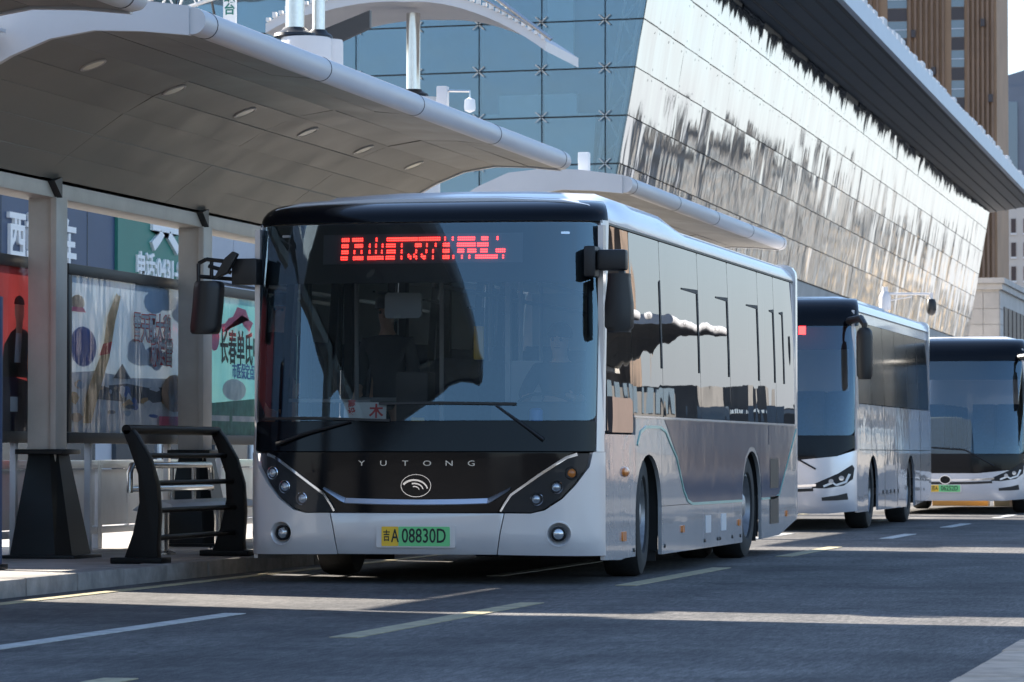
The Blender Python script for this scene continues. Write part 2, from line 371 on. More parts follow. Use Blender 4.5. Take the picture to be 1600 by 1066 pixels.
# ================================================================== SETTING
struct('ground', MB().box(-900, 900, -300, 1500, -.5, -.02), 'ground', smooth=0)
struct('road', MB().box(-8.4, -1.50, -60, 400, -.3, 0), 'asphalt', smooth=0)
pav = struct('pavement', MB().box(-60, -8.63, -60, 300, -.3, .118), 'pavement', smooth=0)
isl = struct('median_pavement', MB().box(-1.20, 14, -60, 300, -.3, .036), 'ground', smooth=0)
ks = None
for i in range(46):
    o = obj('kerb_stone', MB().box(-8.626, -8.4, 0, .988, -.05, .12 + .004 * math.sin(i * 2.3)), 'kerb', pav, (0.004 * math.sin(i * 1.7), 12 + i, 0), bevel=.012)
for i in range(26):
    o = obj('kerb_stone', MB().box(-1.50, -1.204, 0, .985, -.05, .035), 'kerb_tan', isl, (0.006 * math.sin(i * 1.9), 8 + i, .004 * math.sin(i * 3.1)), bevel=.012)
def line(name, X, w, y0, y1, m):
    return obj(name, MB().box(X - w / 2, X + w / 2, y0, y1, .001, .005), m, roadmk, smooth=0)
roadmk = bpy.data.objects['road']
for y0, y1 in ((2, 6.6), (10.2, 14.6), (18.1, 22.6), (25.7, 29.9), (33.3, 36.9)): line('yellow_lane_dash', -4.92, .15, y0, y1, 'line_yellow')
for y0, y1 in ((40.6, 43.0), (47.0, 49.6), (54, 57), (61, 64)): line('white_lane_dash', -4.86, .15, y0, y1, 'line_white')
for y0, y1 in ((15.5, 20.7), (27.5, 31.5), (39, 43), (51, 55)): line('white_lane_dash', -6.28, .13, y0, y1, 'line_white')
line('yellow_edge_line', -8.1, .11, 10, 120, 'line_yellow')

# ================================================================== BUS
W = 1.31
def plan(x, D=.42, n=3.0, W_=W):
    a = min(abs(x) / W_, 1.0); return D * (1 - (1 - a ** n) ** (1 / n))
def fy(x, z):
    y = plan(x) + .10 * max(0, z - .94)
    if z < .36: y += .9 * (.36 - z) ** 2
    return y
def FR(x, z, w=0.0):
    x = max(-1.3055, min(1.3055, x)); e = .002
    d = (fy(min(x + e, 1.3075), z) - fy(max(x - e, -1.3075), z)) / (min(x + e, 1.3075) - max(x - e, -1.3075))
    dz = (fy(x, z + .01) - fy(x, z - .01)) / .02
    n = Vector((d, -1, dz)).normalized()
    return (x + n.x * w, fy(x, z) + n.y * w, z + n.z * w)
def SD(s):
    def f(y, z, w=0.0): return (s * (W - .025 * max(0, z - 1.2) ** 1.5 + w), y, z)
    return f
XC = [i * .1 for i in range(-11, 12)] + [s * a for s in (-1, 1) for a in (1.15, 1.19, 1.22, 1.245, 1.265, 1.28, 1.29, 1.297, 1.302)]
ZC = [.25, .3, .36, .6, .8, 1.2, 1.6, 2.0, 2.3]
def make_bus(loc):
    bus = empty('city_bus', loc, 'silver and black city bus with red lit destination display at the kerb', 'bus')
    P = lambda name, mb, m, par=bus, **k: obj(name, mb, m, par, **k)
    # --- structure inside
    P('underbody', MB().box(-.72, .72, .45, 9.8, .28, .40).box(-1.2, 1.2, 2.72, 6.55, .279, .401).box(-1.2, 1.2, .5, 1.45, .279, .401), 'under', smooth=0)
    fl = P('cabin_floor', MB().box(-.73, .73, .25, 9.9, .56, .62).box(-1.27, 1.27, 2.7, 6.56, .559, .621).box(-1.27, 1.27, 7.8, 9.9, .559, .621).box(-1.25, 1.25, .4, 1.46, .559, .621), 'interior_dark', smooth=0)
    P('cabin_ceiling', MB().box(-1.2, 1.2, .5, 9.9, 2.50, 2.53), 'interior', smooth=0)
    P('rear_wall', MB().sheet(rrect(-1.3, 1.3, .30, 2.78, .12), lambda u, v, w: (u, 10.12 + w, v), 0, -.12), 'paint', bevel=.0)
    P('rear_bulkhead', MB().box(-1.24, 1.24, 9.6, 9.64, .62, 2.5), 'interior', smooth=0)
    # --- front
    ws = MB().sheet(rrect(-1.262, 1.262, 1.172, 2.60, .05), FR, .004, None, XC, [1.2 + .1 * i for i in range(15)])
    P('windscreen', ws, 'windscreen', smooth=60, recalc=False)
    P('lower_screen_panel', MB().sheet(rrect(-1.262, 1.262, .952, 1.168, .02), FR, .003, -.016, XC, ZC), 'gloss_black')
    fr = MB()
    fr.sheet(rrect(-1.262, 1.262, 2.17, 2.605, .02), FR, -.010, -.016, XC, ZC)
    for s in (-1, 1): fr.sheet([(s * 1.20, 1.15), (s * 1.262, 1.15), (s * 1.262, 2.2), (s * 1.20, 2.2)][::s], FR, -.009, -.015, XC, ZC)
    P('glass_frit_border', fr, 'mask_black')
    for s in (-1, 1):
        cp = MB().sheet([(s * 1.268, .948), (s * 1.3055, .948), (s * 1.3055, 2.62), (s * 1.268, 2.62)][::s], FR, .004, -.02, XC, ZC)
        cp.box(s * 1.285 - .02, s * 1.285 + .018, .32, .42, 1.10, 2.58)
        P('corner_pillar', cp, 'paint')
    # top cap
    def cap(y0, t, x):
        return (x * (1 - .10 * (1 - math.cos(t))), plan(x) * 1.0 + .166 + y0 * (1 - math.cos(t)), 2.612 + .175 * math.sin(t))
    xs = [-1.305] + sorted(set(XC)) + [1.305]
    P('roof_front_cap', MB().loft([[cap(.42, PI / 2 * i / 8, x) for x in xs] for i in range(9)]), 'gloss_black', smooth=60)
    # destination display
    db = P('destination_display', MB().sheet([(-.745, 2.31), (.742, 2.31), (.742, 2.525), (-.745, 2.525)], FR, -.004, -.008, XC, ZC), 'led_back')
    led = MB()
    rows = {0: [(165, 225), (245, 330), (425, 440), (510, 745), (750, 915), (943, 957), (1000, 1016), (1045, 1175), (1220, 1272), (1334, 1348)],
            1: [(165, 220), (265, 330), (376, 388), (424, 436), (474, 486), (505, 580), (618, 632), (725, 775), (808, 822), (872, 890), (935, 985), (1040, 1180), (1190, 1275)],
            2: [(165, 220), (258, 272), (313, 327), (376, 388), (424, 436), (468, 482), (510, 580), (618, 632), (728, 742), (805, 819), (855, 869), (935, 985), (1045, 1095), (1120, 1185), (1215, 1270), (1330, 1400)],
            3: [(160, 215), (255, 335), (365, 490), (505, 575), (618, 632), (672, 700), (712, 745), (772, 808), (855, 869), (935, 985), (1008, 1022), (1074, 1086), (1129, 1141), (1178, 1345), (1378, 1392)]}
    for r, segs in rows.items():
        for a, b in segs:
            k = max(1, round((b - a) / 14)); 
            for i in range(k + 0):
                cx = a + (b - a) * (i + .5) / k
                for dz in (-.0075, .0075):
                    x = -.745 + (cx - 22) / 1505 * 1.487; z = 2.486 - r * .0445 + dz + (.012 if (r == 3 and 672 <= a <= 808 and i == 0) else 0)
                    led.sheet(ell(x, z, .0060, .0060, 6), FR, -.0005, -.003)
    P('led_lettering', led, 'led', db, smooth=0)
    # black front mask with lettering and badge
    hl = [(1.235, .936), (1.14, .936), (1.08, .918), (.89, .795), (.69, .652), (.635, .58), (.60, .517), (.83, .514), (.92, .538), (1.04, .618), (1.13, .717), (1.215, .84)]
    gm = [(-1.13, .944), (-1.07, .915), (-.88, .792), (-.68, .65), (-.625, .578), (-.592, .514), (.592, .514), (.625, .578), (.68, .65), (.88, .792), (1.07, .915), (1.13, .944)]
    P('front_mask', MB().sheet(gm, FR, .004, -.02, XC, ZC), 'gloss_black')
    for i, chh in enumerate('YUTONG'):
        P('maker_letter', text_mb(chh, .054, lambda u, v, w, i=i: FR(u - .405 + .162 * i, v + .864, w), .010, .003, sx=1.5), 'steel', smooth=0)
    bd = P('maker_badge', MB().sheet(ell(0, .705, .108, .078, 28), FR, .012, .003), 'gloss_black')
    rg = MB().sheet(ell(0, .705, .112, .082, 32), FR, .016, .004, holes=[ell(0, .705, .108, .078, 32)])
    for R, h in ((.085, .0075), (.057, .0055), (.032, .004)):
        rg.sheet(band([(-.012 + R * 1.15 * math.cos(math.radians(a)), .672 + R * .86 * math.sin(math.radians(a))) for a in range(10, 150 if R > .08 else 110, 8)], h * .6, h), FR, .016, .008)
    P('badge_chrome', rg, 'chrome', bd)
    ch = [(-.685, .684), (-.66, .668), (-.55, .606), (-.525, .597), (-.3, .590), (0, .588), (.3, .590), (.525, .597), (.55, .606), (.66, .668), (.685, .684)]
    def trim(pts): return MB().loft([[FR(x, z - h * 1.1, .026), FR(x, z - h * .8, .034), FR(x, z + h, .008), FR(x, z + h * 1.1, .0)] for x, z, h in pts])
    cb = trim([(-.525 + 1.05 * t / 20, .597 - .010 * (1 - (t / 10 - 1) ** 2), .019) for t in range(21)])
    for sg in (-1, 1): P('chrome_trim_end', trim([(sg * x, z, h) for x, z, h in ((.527, .598, .019), (.56, .612, .018), (.62, .646, .014), (.665, .672, .011), (.69, .688, .007))]), 'chrome_satin')
    P('chrome_trim_bar', cb, 'chrome_satin')
    # bumper
    P('bumper_centre', MB().sheet([(-.64, .508), (-.612, .376), (-.585, .215), (.585, .215), (.612, .376), (.64, .508)], FR, .012, -.03, XC, ZC), 'paint', bevel=.004)
    for s in (-1, 1):
        outer = [(.647, .508), (.83, .506), (.93, .530), (1.05, .612), (1.14, .712), (1.225, .84), (1.245, .945), (1.3055, .945), (1.3055, .205), (.592, .215), (.619, .376)]
        po = [(s * x, z) for x, z in outer]; ho = [(s * x, z) for x, z in ell(1.025, .362, .080, .080, 20)]
        P('bumper_corner', MB().sheet(po, FR, .012, -.03, XC, ZC, holes=[ho]), 'paint', smooth=50)
        # fog lamp in its dish
        c = Vector(FR(s * 1.025, .362)); nrm = (Vector(FR(s * 1.025, .362, 1)) - c).normalized(); mt = Matrix.Translation(c) @ nrm.to_track_quat('Z', 'Y').to_matrix().to_4x4()
        fg = P('fog_lamp', MB().lathe([(.094, .012), (.088, .013), (.066, -.022), (.056, -.034)], 24, mt, cap0=False), 'paint')
        P('lamp_ring', MB().lathe([(.055, -.03), (.055, .006), (.046, .010), (.044, -.03)], 24, mt, closed=True), 'black', fg)
        P('lens', MB().lathe([(.044, -.02), (.040, -.006), (.022, .002), (.006, .004)], 20, mt), 'lens', fg)
        # headlamp
        pl = [(s * x, z) for x, z in hl]
        h = P('headlamp', MB().sheet(pl, FR, -.012, -.05, XC, ZC), 'lamp_dark')
        P('chrome_edge', MB().sheet(band([(s * x, z) for x, z in [(1.15, .930), (1.08, .908), (.89, .782), (.69, .640), (.645, .575), (.615, .522)]], .011, .007), FR, .006, -.01, XC, ZC), 'chrome', h)
        P('lens_cover', MB().sheet(pl, FR, .008, None, XC, ZC), 'lensglass', h, recalc=False)
        for (lx, lz), lm in zip(((1.115, .795), (1.01, .695), (.87, .61)), ('amber' if s > 0 else 'lens', 'lens', 'lens')):
            c = Vector(FR(s * lx, lz, -.03)); mt = Matrix.Translation(c) @ nrm.to_track_quat('Z', 'Y').to_matrix().to_4x4()
            lp = P('projector_lamp', MB().lathe([(.047, 0), (.047, .022), (.041, .026), (.037, .010), (.036, 0)], 22, mt, closed=True), 'chrome' if lm == 'lens' else 'black', h)
            lp2 = MB().lathe([(.037, .004), (.033, .016), (.02, .024), (.005, .027)], 20, mt)
            lp.data.materials.append(M['lens'] if lm == 'lens' else M['amber'])
            n0 = len(lp.data.polygons); bm = bmesh.new(); bm.from_mesh(lp.data)
            vs = [bm.verts.new(v) for v in lp2.v]
            for f in lp2.f:
                ff = bm.faces.new([vs[i] for i in f]); ff.material_index = 1; ff.smooth = True
            bm.to_mesh(lp.data); bm.free()
        P('marker_lamp', MB().sheet(rrect(s * 1.04 - .03, s * 1.04 + .03, 2.512, 2.53, .006), FR, .010, -.005), 'lens')
    # number plate
    PL = lambda u, v, w: (u, FR(0, .34)[1] - .018 - w, v)
    pf = P('number_plate', MB().sheet(rrect(-.292, .292, .262, .424, .012), PL, .004, -.03), 'paint')
    P('plate_green_field', MB().sheet(rrect(-.125, .252, .272, .412, .008), PL, .009, .004), 'plate_green', pf)
    P('plate_yellow_field', MB().sheet(rrect(-.252, -.128, .272, .412, .008), PL, .009, .004), 'plate_yellow', pf)
    P('plate_characters', text_mb('08830D', .145, lambda u, v, w: PL(u + .062, v + .342, w), .012, .009, sx=.70, bold=.0012), 'ink', pf, smooth=0)
    P('plate_characters', text_mb('A', .135, lambda u, v, w: PL(u - .152, v + .342, w), .012, .009, sx=.62, bold=.001), 'ink', pf, smooth=0)
    P('plate_characters', text_mb('吉', .085, lambda u, v, w: PL(u - .214, v + .342, w), .012, .009, sx=.62, bold=.001), 'ink', pf, smooth=0)
    # wipers
    for pts, bl in ((((.92, 1.03), (.80, 1.12), (.58, 1.275)), ((-.28, 1.292), (.2, 1.296), (.72, 1.288))), (((-1.05, 1.0), (-.85, 1.07), (-.50, 1.16)), ((-1.18, 1.185), (-.8, 1.19), (-.2, 1.17)))):
        w = P('wiper', MB().tube([FR(x, z, .035) for x, z in pts], [.016, .012, .009], 8), 'black')
        P('wiper_blade', MB().sheet(band(bl, .009), FR, .036, .012, XC), 'black', w)
    # roof
    def rprof(y):
        h = 0.0
        if 1.0 < y < 4.15: h = min(1, (y - 1.0) / .5, (4.15 - y) / .9) * .10
        k = 1 - .5 * max(0, (y - 9.6) / .5)
        return [(-1.275, 2.60), (-1.285, 2.635), (-1.25, 2.70 + h * .3), (-1.17, 2.755 + h * .7), (-1.0, 2.79 + h), (-.5, 2.815 + h), (0, 2.82 + h), (.5, 2.815 + h), (1.0, 2.79 + h), (1.17, 2.755 + h * .7), (1.25, 2.70 + h * .3), (1.285, 2.635), (1.275, 2.60)]
    ys = [.44, .56, .8, 1.0, 1.25, 1.5, 2, 3, 3.25, 3.6, 3.9, 4.15, 4.3, 6, 8, 9.6, 9.95, 10.12]
    P('roof', MB().loft([[(x, y, z - (.02 if y < .5 else 0) - (.05 if y > 10.1 else 0)) for x, z in rprof(y)] for y in ys], cap=True), 'roofpaint', smooth=50)
    P('roof_hatch', MB().box(-.35, .35, 5.2, 5.9, 2.78, 2.84), 'roofpaint', bevel=.02)
    P('air_conditioner', MB().box(-.9, .9, 6.6, 8.9, 2.78, 2.85), 'roofpaint', bevel=.02)
    # --- sides
    def arch(cy, hw, top, spring=.52, n=12, z0=.16):
        return [(cy + hw, z0), (cy + hw, spring)] + [(cy + hw * math.cos(PI * i / n), spring + (top - spring) * math.sin(PI * i / n)) for i in range(1, n)] + [(cy - hw, spring), (cy - hw, z0)]
    A1 = (2.08, .545, .93); A2 = (7.17, .55, .96)
    YC = [i * .5 for i in range(1, 20)]
    for s in (1, -1):
        S = SD(s)
        def side(name, poly, m, w0=.0, w1=-.03, par=bus, holes=(), bevel=0): return P(name, MB().sheet(poly, S, w0, w1, YC, [1.4, 1.8, 2.2], holes), m, par, bevel=bevel)
        side('front_flap_panel', [(.33, .17), (.95, .155), (1.12, .165), (1.527, .165), (1.527, 1.075), (.33, 1.075)], 'paint_side')
        side('wheel_arch_panel', [(1.533, .525)] + arch(*A1, z0=.526)[::-1][1:-1] + [(2.627, .525), (2.63, 1.205), (1.533, 1.205)], 'paint_side')
        side('waist_panel', [(2.636, .528), (6.617, .528), (6.617, 1.205), (2.636, 1.205)], 'paint_side')
        side('wheel_arch_panel', [(6.623, .525)] + arch(*A2, z0=.526)[::-1][1:-1] + [(7.723, .525), (7.723, 1.205), (6.623, 1.205)], 'paint_side')
        side('rear_flank_panel', [(7.729, .16), (8.83, .17), (9.97, .30), (10.0, .40), (10.0, 1.205), (7.729, 1.205)], 'paint_side')
        for a, b in ((2.628, 4.55), (4.556, 5.34), (5.346, 6.10), (6.106, 6.618)):
            side('skirt_flap', [(a, .152), (b, .152), (b, .524), (a, .524)], 'paint_side')
        # livery
        dk = [(2.75, 1.20), (2.98, 1.09), (3.30, .92), (3.62, .66), (3.80, .57), (4.02, .533), (6.615, .530), (6.615, .62), (6.64, .74), (6.78, .90), (7.0, .985), (7.17, 1.0), (7.36, .985), (7.56, .90), (7.70, .74), (7.725, .60), (7.74, .535), (8.55, .535), (8.80, .56), (8.95, .64), (9.93, 1.20)]
        side('dark_livery_sweep', dk, 'paint_dark', .003, .0005)
        t1 = [(1.60, 1.00), (1.72, 1.095), (1.96, 1.138), (2.55, 1.14), (2.80, 1.11), (2.98, 1.03), (3.30, .90), (3.62, .64), (3.80, .555), (4.02, .527), (6.60, .520)]
        side('teal_stripe', band(t1, .011), 'teal', .006, .0005)
        side('teal_stripe', band([(7.75, .522), (8.55, .524), (8.82, .55), (8.98, .64), (9.95, 1.17)], .009), 'teal', .006, .0005)
        # windows
        yb = [.43, 1.44, 2.71, 4.47, 6.01, 7.71, 8.69, 9.88]
        for i in range(7):
            z0 = 1.09 if i == 0 else 1.222
            wdw = side('side_window', rrect(yb[i] + .006, yb[i + 1] - .006, z0, 2.598, .03), 'sideglass' if s > 0 else 'doorglass', .0, None)
            if i in (1, 2, 3, 4, 5, 6):
                ye = (0, 2.70, 4.44, 5.97, 7.67, 8.65, 9.24)[i]; hk = (0, .0, .72, .56, .58, .2, .16)[i]
                gk = [(ye - .055, 1.60), (ye, 1.60), (ye, 2.29), (ye - .05 - hk, 2.275), (ye - .05 - hk, 2.262), (ye - .055, 2.255)]
                side('slider_gasket', gk, 'mask_black', .005, -.01, wdw)
        pm = MB()
        for i in range(1, 7): pm.box(*sorted((s * 1.20, s * 1.262)), yb[i] - .05, yb[i] + .05, 1.1, 2.58)
        P('window_pillar', pm, 'interior_dark', smooth=0)
        P('belt_trim', MB().sheet([(1.46, 1.206), (9.98, 1.206), (9.98, 1.221), (1.46, 1.221)], S, .006, -.02, YC), 'paint')
        P('cant_rail', MB().sheet([(.40, 2.60), (9.98, 2.60), (9.98, 2.626), (.40, 2.626)], S, .012, -.05, YC), 'black')
        P('rear_corner_post', MB().loft([[(s * (W - .005 - .025 * max(0, z - 1.2) ** 1.5), 9.9, z), (s * (W + .004 - .025 * max(0, z - 1.2) ** 1.5), 10.0, z), (s * (W - .02 - .025 * max(0, z - 1.2) ** 1.5), 10.1, z), (s * (W - .1), 10.14, z)] for z in (.32, .8, 1.2, 1.7, 2.2, 2.6, 2.68)]), 'paint', smooth=60)
        P('inner_side_panel', MB().box(*sorted((s * 1.19, s * 1.24)), 2.75, 6.5, .4, 1.2), 'under', smooth=0)
        # small side fittings
        for y0, y1, z0, z1 in ((4.67, 4.93, .275, .42), (5.46, 5.72, .278, .423)):
            side('vent_grille', rrect(y0, y1, z0, z1, .01), 'fence', .004, -.01)
        for z0, z1 in ((.615, .89), (.285, .54)):
            vg = side('rear_vent_grille', rrect(8.24, 8.76, z0, z1, .01), 'black', .006, -.01)
        fl2 = side('charge_flap', rrect(8.16, 8.92, 1.02, 1.198, .012), 'paint_dark', .006, .001)
        for y, z, w_, h_ in ((3.55, .331, .05, .028), (6.42, .332, .05, .028), (9.29, .367, .05, .028), (1.04, .325, .07, .035)):
            side('side_marker', rrect(y - w_, y + w_, z - h_, z + h_, .01), 'amber', .012, -.01)
        P('side_indicator', MB().lathe([(.075, 0), (.07, .018), (.04, .03), (.01, .034)], 16, Matrix.Translation((s * W, 1.09, .80)) @ Matrix.Rotation(s * PI / 2, 4, 'Y') @ Matrix.Diagonal((.5, 1.3, 1, 1))), 'amber')
        for y in (4.62, 5.28, 5.40, 6.05, 6.5, 2.75, 1.45): P('flap_latch', MB().lathe([(.016, 0), (.016, .008), (.01, .01)], 10, Matrix.Translation((s * W, y, .215)) @ Matrix.Rotation(s * PI / 2, 4, 'Y')), 'black')
        # wheels
        for k, (cy, steer) in enumerate(((2.08, math.radians(5)), (7.17, 0))):
            mt = Matrix.Translation((s * 1.12, cy, .47)) @ Matrix.Rotation(steer, 4, 'Z') @ Matrix.Rotation(s * PI / 2, 4, 'Y')
            wh = P('wheel', MB().lathe([(.29, -.14), (.40, -.15), (.455, -.13), (.47, -.09), (.47, .09), (.455, .13), (.40, .15), (.30, .145), (.285, .12), (.26, .02)], 40, mt), 'rubber')
            rim = MB().lathe([(.287, .125), (.27, .13), (.255, .06), (.20, .03), (.14, .05), (.11, .10), (.08, .12), (.01, .125)], 32, mt, cap0=False)
            for a in range(10): rim.lathe([(.014, .02), (.014, .065), (.008, .07)], 6, mt @ Matrix.Translation((.165 * math.cos(a * PI / 5), .165 * math.sin(a * PI / 5), 0)))
            P('rim', rim, 'rim', wh)
            if k == 1:
                P('tyre_inner', MB().lathe([(.29, -.14), (.44, -.14), (.47, -.1), (.47, .1), (.44, .14), (.3, .14)], 32, mt @ Matrix.Translation((0, 0, -.34))), 'rubber', wh)
            P('wheel_housing', MB().loft([[(s * x, y, z) for x in (.75, W - .035)] for y, z in arch(cy + (0 if k == 0 else 0), .56, (A1, A2)[k][2] + .015, z0=.18)]), 'under', smooth=60)
            P('wheel_housing_wall', MB().box(*sorted((s * .74, s * .76)), cy - .56, cy + .56, .3, .97), 'under', smooth=0)
        P('mud_flap', MB().box(*sorted((s * .85, s * 1.25)), 2.67, 2.68, .10, .5), 'rubber', smooth=0)
        P('mud_flap', MB().box(*sorted((s * .70, s * 1.26)), 7.70, 7.71, .14, .55), 'rubber', smooth=0)
    # --- mirrors
    br = MB().box(1.285, 1.50, .16, .26, 2.245, 2.395)
    mr = P('mirror_arm', br, 'black', bevel=.02)
    P('mirror_arm_hinge', MB().box(1.20, 1.283, .12, .30, 2.20, 2.42), 'black', mr, bevel=.012)
    P('mirror_hanger', MB().box(1.44, 1.485, .18, .24, 2.15, 2.243), 'black', mr, bevel=.008)
    P('mirror_housing', MB().loft([[(1.455 + u * (.102 if abs(z - 2.01) < .17 else .080), .10 + v, z) for u, v in ((-1, .02), (-.9, -.03), (0, -.06), (.9, -.03), (1, .02), (.95, .09), (-.95, .09))] for z in (1.80, 1.815, 1.84, 2.0, 2.18, 2.205, 2.218)], closed=True, cap=True), 'black', mr, smooth=60)
    ml = MB()
    for a, b in (((-1.30, .22, 2.20), (-1.70, .20, 2.235)), ((-1.30, .22, 2.32), (-1.64, .20, 2.36)), ((-1.64, .20, 2.36), (-1.70, .20, 2.33)), ((-1.70, .20, 2.33), (-1.70, .2, 2.16)), ((-1.60, .20, 2.34), (-1.60, .20, 2.225)), ((-1.62, .19, 2.31), (-1.45, .2, 2.26))):
        ml.tube([a, b], .015, 8)
    mr2 = P('mirror_arm', ml, 'black')
    P('mirror_arm_hinge', MB().box(-1.43, -1.24, .14, .30, 2.17, 2.36), 'black', mr2, bevel=.01)
    P('wide_angle_mirror', MB().prism([(-1.55, 2.20), (-1.44, 2.25), (-1.36, 2.39), (-1.40, 2.41), (-1.46, 2.36)], 'y', .06, .12), 'black', mr2, bevel=.01)
    P('mirror_housing', MB().loft([[(-1.618 + dx + u * .108 * k, .12 + v, z) for u, v in ((-1, .05), (-.85, -.04), (-.1, -.075), (.85, -.05), (1, .0), (.95, .1), (-.95, .13))] for z, k, dx in ((1.81, .8, -.02), (1.825, .95, -.018), (1.86, 1, -.015), (2.0, 1, 0), (2.14, 1, .01), (2.18, .95, .012), (2.195, .8, .012))], closed=True, cap=True), 'black', mr2, smooth=60)
    # --- cabin
    P('dashboard', MB().prism([(.42, .62), (.42, 1.10), (.60, 1.16), (.85, 1.12), (.95, .95), (.95, .62)], 'x', -1.05, 1.2), 'interior_dark', bevel=.03)
    P('instrument_hood', MB().prism([(.62, 1.15), (.66, 1.30), (.78, 1.32), (.86, 1.14)], 'x', .40, 1.12), 'interior_dark', bevel=.02)
    stw = P('steering_wheel', MB().lathe([(.235, -.015), (.25, 0), (.235, .015), (.22, 0)], 28, Matrix.Translation((.75, 1.02, 1.25)) @ Matrix.Rotation(math.radians(-32), 4, 'X'), closed=True), 'black')
    P('steering_column', MB().tube([(.75, 1.02, 1.25), (.75, .88, 1.02)], .035, 10), 'black', stw)
    def seat(x, y, z, name='passenger_seat', m='seat_blue'):
        st = P(name, MB().box(x - .2, x + .2, y - .02, y + .42, z - .08, z), m, bevel=.03)
        P('backrest', MB().prism([(y + .36, z - .03), (y + .46, z - .03), (y + .56, z + .62), (y + .50, z + .66), (y + .46, z + .62)], 'x', x - .2, x + .2), m, st, bevel=.025)
        P('pedestal', MB().box(x - .12, x + .12, y + .08, y + .3, .62, z - .08), 'interior_dark', st, bevel=.01)
    seat(.75, 1.28, 1.06, 'driver_seat', 'interior_dark')
    for y in (2.9, 3.7, 4.5, 5.4, 6.3, 7.8, 8.6):
        for x in (-.95, -.5, .5, .95): seat(x, y, 1.06 if y < 6 else 1.25)
    pol = MB()
    for x, y in ((-.35, 2.2), (.28, 2.2), (-.42, 4.2), (.42, 4.2), (-.42, 6.2), (.42, 6.2), (-.9, 1.7)): pol.tube([(x, y, .62), (x, y, 2.5)], .018, 8)
    pol.tube([(-.42, 2.2, 2.25), (-.42, 9.0, 2.25)], .018, 8).tube([(.42, 2.2, 2.25), (.42, 9, 2.25)], .018, 8).tube([(-.9, 1.7, 1.35), (-.35, 2.2, 1.35)], .018, 8).tube([(-1.15, .7, 1.33), (-.5, .62, 1.32)], .014, 8)
    P('grab_rail', pol, 'interior')
    P('cab_partition', MB().box(.20, 1.2, 2.02, 2.05, .62, 1.65).box(.20, .24, 2.0, 2.06, .62, 2.5), 'interior', smooth=0)
    P('cabin_mirror', MB().prism(rrect(-.40, -.12, 1.93, 2.12, .03), 'y', .62, .66), 'interior', bevel=.008)
    P('fare_machine', MB().box(-.45, -.2, 1.15, 1.4, .62, 1.55), 'interior_dark', bevel=.02)
    P('yellow_hammer_case', MB().box(-.05, .03, 2.0, 2.04, 1.66, 1.92), 'yellow', bevel=.01)
    cd = P('windscreen_card', MB().sheet([(-.56, 1.182), (-.24, 1.182), (-.24, 1.305), (-.56, 1.305)], lambda u, v, w: (u, FR(u, v)[1] + .03 - w, v), 0, -.004), 'white')
    CF = lambda u0, v0: (lambda u, v, w: (u + u0, FR(u + u0, v + v0)[1] + .03 - w, v + v0))
    P('card_lettering', text_mb('木', .105, CF(-.315, 1.235), .003, .0005, bold=.003), 'red_print', cd, smooth=0)
    P('card_lettering', text_mb('高\n设', .058, CF(-.50, 1.265), .003, .0005, bold=.002), 'red_print', cd, smooth=0)
    P('dash_tin', MB().lathe([(.05, 0), (.05, .11), (.03, .125)], 16, Matrix.Translation((.77, .5, 1.14))), 'blue')
    P('dash_clip', MB().box(-.16, -.06, .46, .5, 1.12, 1.2), 'yellow', bevel=.01)
    return bus
bus = make_bus((-6.45, 25.72, 0))

# driver
def skin_body(name, chain, mtl, parent=None, sub=1):
    me = bpy.data.meshes.new(name); V = [c[0] for c in chain]; E = [(i, c[1]) for i, c in enumerate(chain) if c[1] is not None]
    me.from_pydata(V, E, []); o = bpy.data.objects.new(name, me); COL.objects.link(o)
    md = o.modifiers.new('s', 'SKIN'); sm = o.modifiers.new('u', 'SUBSURF'); sm.levels = sub; sm.render_levels = sub
    for i, c in enumerate(chain): me.skin_vertices[0].data[i].radius = (c[2], c[3] if len(c) > 3 else c[2])
    me.skin_vertices[0].data[0].use_root = True
    ev = bpy.data.meshes.new_from_object(o.evaluated_get(bpy.context.evaluated_depsgraph_get()))
    o.modifiers.clear(); o.data = ev; bpy.data.meshes.remove(me); ev.name = name
    ev.polygons.foreach_set('use_smooth', [True] * len(ev.polygons)); ev.materials.clear(); ev.materials.append(M[mtl])
    if parent: o.parent = parent
    return o
